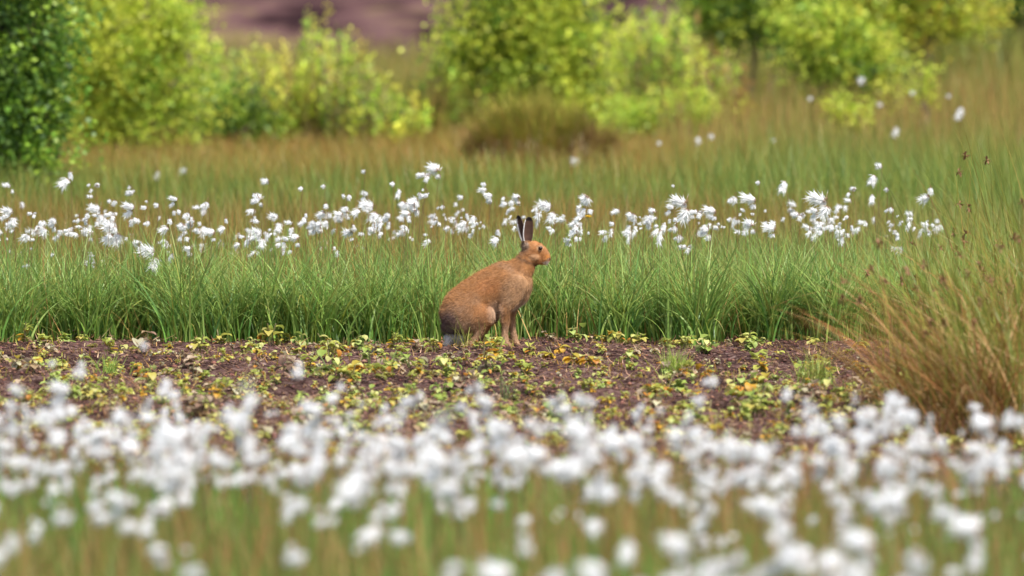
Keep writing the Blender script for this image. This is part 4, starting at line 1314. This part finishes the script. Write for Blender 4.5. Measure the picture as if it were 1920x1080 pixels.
def hare_color(p, nrm):
    xc = (p[:, 0] * 450 + 960 - 780) * 3.6
    yc = 968 - p[:, 2] / U
    n = len(p)

    def bl(cx, cy, rx, ry, soft=1.0):
        return np.clip(1.3 - soft * (((xc - cx) / rx) ** 2 + ((yc - cy) / ry) ** 2), 0, 1)[:, None]
    rust = np.array([0.37, 0.172, 0.062]); tan = np.array([0.42, 0.26, 0.14]); cream = np.array([0.55, 0.42, 0.31])
    lo = fbm(p[:, 0] + p[:, 1], p[:, 2], 14, 6, 3)[:, None]
    grey = np.array([0.22, 0.13, 0.10]); dark = np.array([0.035, 0.025, 0.024]); white = np.array([0.72, 0.68, 0.63])
    c = np.tile(rust, (n, 1))
    gz = sstep(0.42, 0.62, lo) * 0.45
    c = c * (1 - gz) + np.array([0.29, 0.175, 0.10]) * gz
    tn = bl(700, 600, 130, 150) * 0.6
    c = c * (1 - tn) + tan * tn
    f = bl(290, 770, 130, 110) * 0.5; c = c * (1 - f) + np.array([0.25, 0.15, 0.09]) * f
    f = bl(225, 820, 85, 100) * 0.9; c = c * (1 - f) + np.array([0.13, 0.075, 0.065]) * f
    f = bl(250, 862, 75, 28) * 0.95; c = c * (1 - f) + dark * f
    f = bl(330, 870, 150, 90) * 0.45; c = c * (1 - f) + np.array([0.25, 0.16, 0.10]) * f
    f = np.clip(1.0 - 0.75 * (((xc - 535) / 60) ** 2 + ((yc - 735) / 85) ** 2), 0, 1)[:, None] * 0.6; c = c * (1 - f) + cream * f
    f = bl(455, 730, 70, 70) * 0.25; c = c * (1 - f) + np.array([0.5, 0.2, 0.06]) * f
    f = bl(490, 560, 90, 60) * 0.35; c = c * (1 - f) + np.array([0.36, 0.13, 0.04]) * f
    f = np.clip(-nrm[:, 2:3] - 0.45, 0, 0.5) * 2 * (yc[:, None] > 560) * (yc[:, None] < 800); c = c * (1 - f) + cream * f
    lg = np.clip((yc - 780) / 60, 0, 1)[:, None] * (xc[:, None] > 560); c = c * (1 - lg) + np.array([0.38, 0.22, 0.12]) * lg
    f = np.clip((yc - 860) / 60, 0, 1)[:, None] * (xc[:, None] > 340) * 0.6; c = c * (1 - f) + np.array([0.40, 0.24, 0.13]) * f
    # dark neck ruff line, with the shade beneath the cheek painted in
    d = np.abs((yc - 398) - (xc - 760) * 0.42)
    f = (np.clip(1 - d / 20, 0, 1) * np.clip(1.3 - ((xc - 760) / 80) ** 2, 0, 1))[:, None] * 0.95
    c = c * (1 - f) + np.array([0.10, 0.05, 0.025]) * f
    # head
    hd = bl(815, 335, 85, 75); c = c * (1 - 0.5 * hd) + np.array([0.38, 0.155, 0.05]) * 0.5 * hd
    f = bl(800, 365, 45, 25) * 0.5; c = c * (1 - f) + np.array([0.56, 0.36, 0.2]) * f
    f = bl(885, 405, 28, 14) * 0.9; c = c * (1 - f) + np.array([0.66, 0.55, 0.42]) * f
    f = bl(838, 302, 25, 21, 1.0) * 0.6; c = c * (1 - f) + np.array([0.62, 0.42, 0.25]) * f
    f = bl(888, 362, 16, 16) * 0.6; c = c * (1 - f) + np.array([0.58, 0.24, 0.06]) * f
    f = bl(735, 285, 34, 40) * 0.75; c = c * (1 - f) + np.array([0.17, 0.13, 0.10]) * f
    # ears
    for (b, t, sd, od, w) in EARS:
        ax = t - b; L = np.linalg.norm(ax); ax = ax / L
        q = p - b
        tt = q @ ax / L; s = q @ sd; o_ = q @ od
        inn = (tt > 0.16) & (tt < 1.2) & (np.abs(s) < w * .8) & (np.abs(o_) < w * .9)
        if b[1] < 0: inn &= p[:, 1] < 0.002
        else: inn &= p[:, 1] > -0.002
        facing = nrm @ od
        ci = np.where((facing > 0.1)[:, None], np.array([0.12, 0.065, 0.045]), np.array([0.20, 0.15, 0.13]))
        sideness = np.abs(s) / (w * .5)
        wid = np.interp(tt, [0, .12, .35, .6, .8, .93, 1], [.50, .70, .98, 1.0, .92, .68, .26])
        rim = (np.abs(s) > w * .5 * wid - 0.0052) & (p[:, 0] < (b + ax * (tt[:, None] * L))[:, 0]) & (tt < 0.90)
        ci = np.where(rim[:, None], white, ci)
        ci = np.where((tt > 0.86)[:, None] & ~rim[:, None], dark, ci)
        ci = np.where((facing < 0.1)[:, None] & (tt < .45)[:, None] & ~rim[:, None], np.array([0.24, 0.15, 0.10]), ci)
        c = np.where(inn[:, None], ci, c)
    # tail: black above, white below
    tl = (xc < 325) & (yc > 868)
    ct = np.where(((yc > 884))[:, None], white * 0.75, dark * 1.2)
    c = np.where(tl[:, None], ct, c)
    # nose and mouth line
    f = bl(904, 376, 8, 9); c = c * (1 - f) + np.array([0.12, 0.06, 0.05]) * f
    return c


bc = hare_color(co, no)
set_col(body, bc)
hare = empty('hare', (0, HY, 0))
tag(hare, 'rusty brown hare sitting upright on the peat with ears raised, facing right', 'hare')
body.materials.clear()
link('body', body, M_fur, hare)

# fur: short strands laid back along the coat
tri = None
body.calc_loop_triangles()
nt_tri = len(body.loop_triangles)
ti = np.empty(nt_tri * 3, np.int32); body.loop_triangles.foreach_get('vertices', ti); ti = ti.reshape(-1, 3)
A, B_, C_ = co[ti[:, 0]], co[ti[:, 1]], co[ti[:, 2]]
ar = np.linalg.norm(np.cross(B_ - A, C_ - A), axis=1)
NF = 60000
pk = R.choice(nt_tri, NF, p=ar / ar.sum())
r1, r2 = R.random(NF), R.random(NF); fl = r1 + r2 > 1; r1[fl], r2[fl] = 1 - r1[fl], 1 - r2[fl]
fp = A[pk] + (B_ - A)[pk] * r1[:, None] + (C_ - A)[pk] * r2[:, None]
fn = no[ti[pk, 0]]
xcf = (fp[:, 0] * 450 + 960 - 780) * 3.6; ycf = 968 - fp[:, 2] / U
flow = np.tile(np.array([-0.75, 0, -0.55]), (NF, 1))
legs = (ycf > 800)
flow[legs] = np.array([-0.1, 0, -1.0])
hd_ = (xcf > 725) & (ycf < 430)
flow[hd_] = np.array([-0.8, 0, -0.1])
er = ycf < 262
flow[er] = np.array([0, 0, 1.0])
d = fn * 0.62 + flow * 0.75 + R.normal(0, 0.2, (NF, 3))
d /= np.linalg.norm(d, axis=1, keepdims=True)
ln = 0.008 + 0.009 * R.random(NF) ** 1.5
ln *= np.where(hd_, 0.55, 1); ln *= np.where(er, 0.35, 1); ln *= np.where(legs & (xcf > 340), 0.55, 1)
eye_near = (xcf - 838) ** 2 + (ycf - 302) ** 2 < 19 ** 2
ln = np.where(eye_near, 0.0012, ln)
sdv = np.cross(d, fn + R.normal(0, 0.3, (NF, 3))); sdv /= np.linalg.norm(sdv, axis=1, keepdims=True) + 1e-9
w_ = 0.0006
FV = np.stack([fp - sdv * w_, fp + sdv * w_, fp + d * ln[:, None]], 1)
patch = 0.82 + 0.36 * fbm(fp[:, 0], fp[:, 2], 38, 3, 3)
gh = (R.random(NF) < 0.16)[:, None]
fc = hare_color(fp + R.normal(0, 0.0035, fp.shape), fn) * (1 + R.normal(0, 0.12, (NF, 1))) * patch[:, None]
fc = np.where(gh & ~(hd_ | er)[:, None], fc * 0.55 + np.array([0.03, 0.02, 0.015]), fc)
tipc_ = fc * 1.12
fur = mesh_np('fur', FV, np.arange(NF * 3).reshape(-1, 3), np.stack([fc, fc, tipc_], 1))
fo = link('fur', fur, M_fur, hare)

# eyes
m_eye, nt, out = new_mat('hare_eye')
pb = nt.nodes.new('ShaderNodeBsdfPrincipled'); pb.inputs['Base Color'].default_value = (0.035, 0.014, 0.008, 1); pb.inputs['Roughness'].default_value = 0.12; pb.inputs['Specular IOR Level'].default_value = 0.25
nt.links.new(pb.outputs[0], out.inputs['Surface'])
for sg in (-1, 1):
    b = bmesh.new(); bmesh.ops.create_uvsphere(b, u_segments=20, v_segments=14, radius=0.0088)
    me = bpy.data.meshes.new('eye'); b.to_mesh(me); b.free()
    for p_ in me.polygons: p_.use_smooth = True
    link('eye', me, m_eye, hare, (hx(840), sg * 0.0265, hz_(302)))
# whiskers
s = Soup()
for sg in (-1, 1):
    for q in range(7):
        b0 = np.array([hx(882), sg * 0.013, hz_(384 + q * 2.5)])
        e = b0 + np.array([0.012 - 0.012 * q / 7, sg * 0.035, -0.012 * (q - 2) / 3])
        V, F = tube([b0, (b0 + e) / 2 + np.array([0, 0, 0.003]), e], [0.0004, 0.0003, 0.00015], 3)
        s.add(V, F, np.array([0.7, 0.65, 0.6]))
link('whiskers', s.mesh('whiskers'), M_dry, hare)

# ------------------------------------------------------------------ light
SUN_EL, SUN_AZ = math.radians(60), math.radians(62)    # azimuth of the sun from +Y (away) towards +X (right), clockwise
SUN_DIR = Vector((math.cos(SUN_EL) * math.sin(math.radians(140)), math.cos(SUN_EL) * math.cos(math.radians(140)), math.sin(SUN_EL)))
ld = bpy.data.lights.new('sun', 'SUN'); ld.energy = 3.8; ld.angle = math.radians(4.0); ld.color = (1.0, 0.975, 0.93)
lo = bpy.data.objects.new('sun', ld); C.objects.link(lo)
lo.rotation_euler = (-SUN_DIR).to_track_quat('-Z', 'Y').to_euler()
w = bpy.data.worlds.new('World'); S.world = w; w.use_nodes = True
nt = w.node_tree
bg = nt.nodes['Background']
sky = nt.nodes.new('ShaderNodeTexSky'); sky.sky_type = 'NISHITA'; sky.sun_disc = False
sky.sun_elevation = SUN_EL; sky.sun_rotation = math.radians(140); sky.air_density = 1.0; sky.dust_density = 2.5
nt.links.new(sky.outputs[0], bg.inputs['Color']); bg.inputs['Strength'].default_value = 0.12

S.view_settings.view_transform = 'Standard'
S.view_settings.look = 'None'
S.view_settings.exposure = 1.04
S.view_settings.gamma = 1
S.cycles.max_bounces = 6
S.cycles.transparent_max_bounces = 4
S.cycles.use_denoising = True
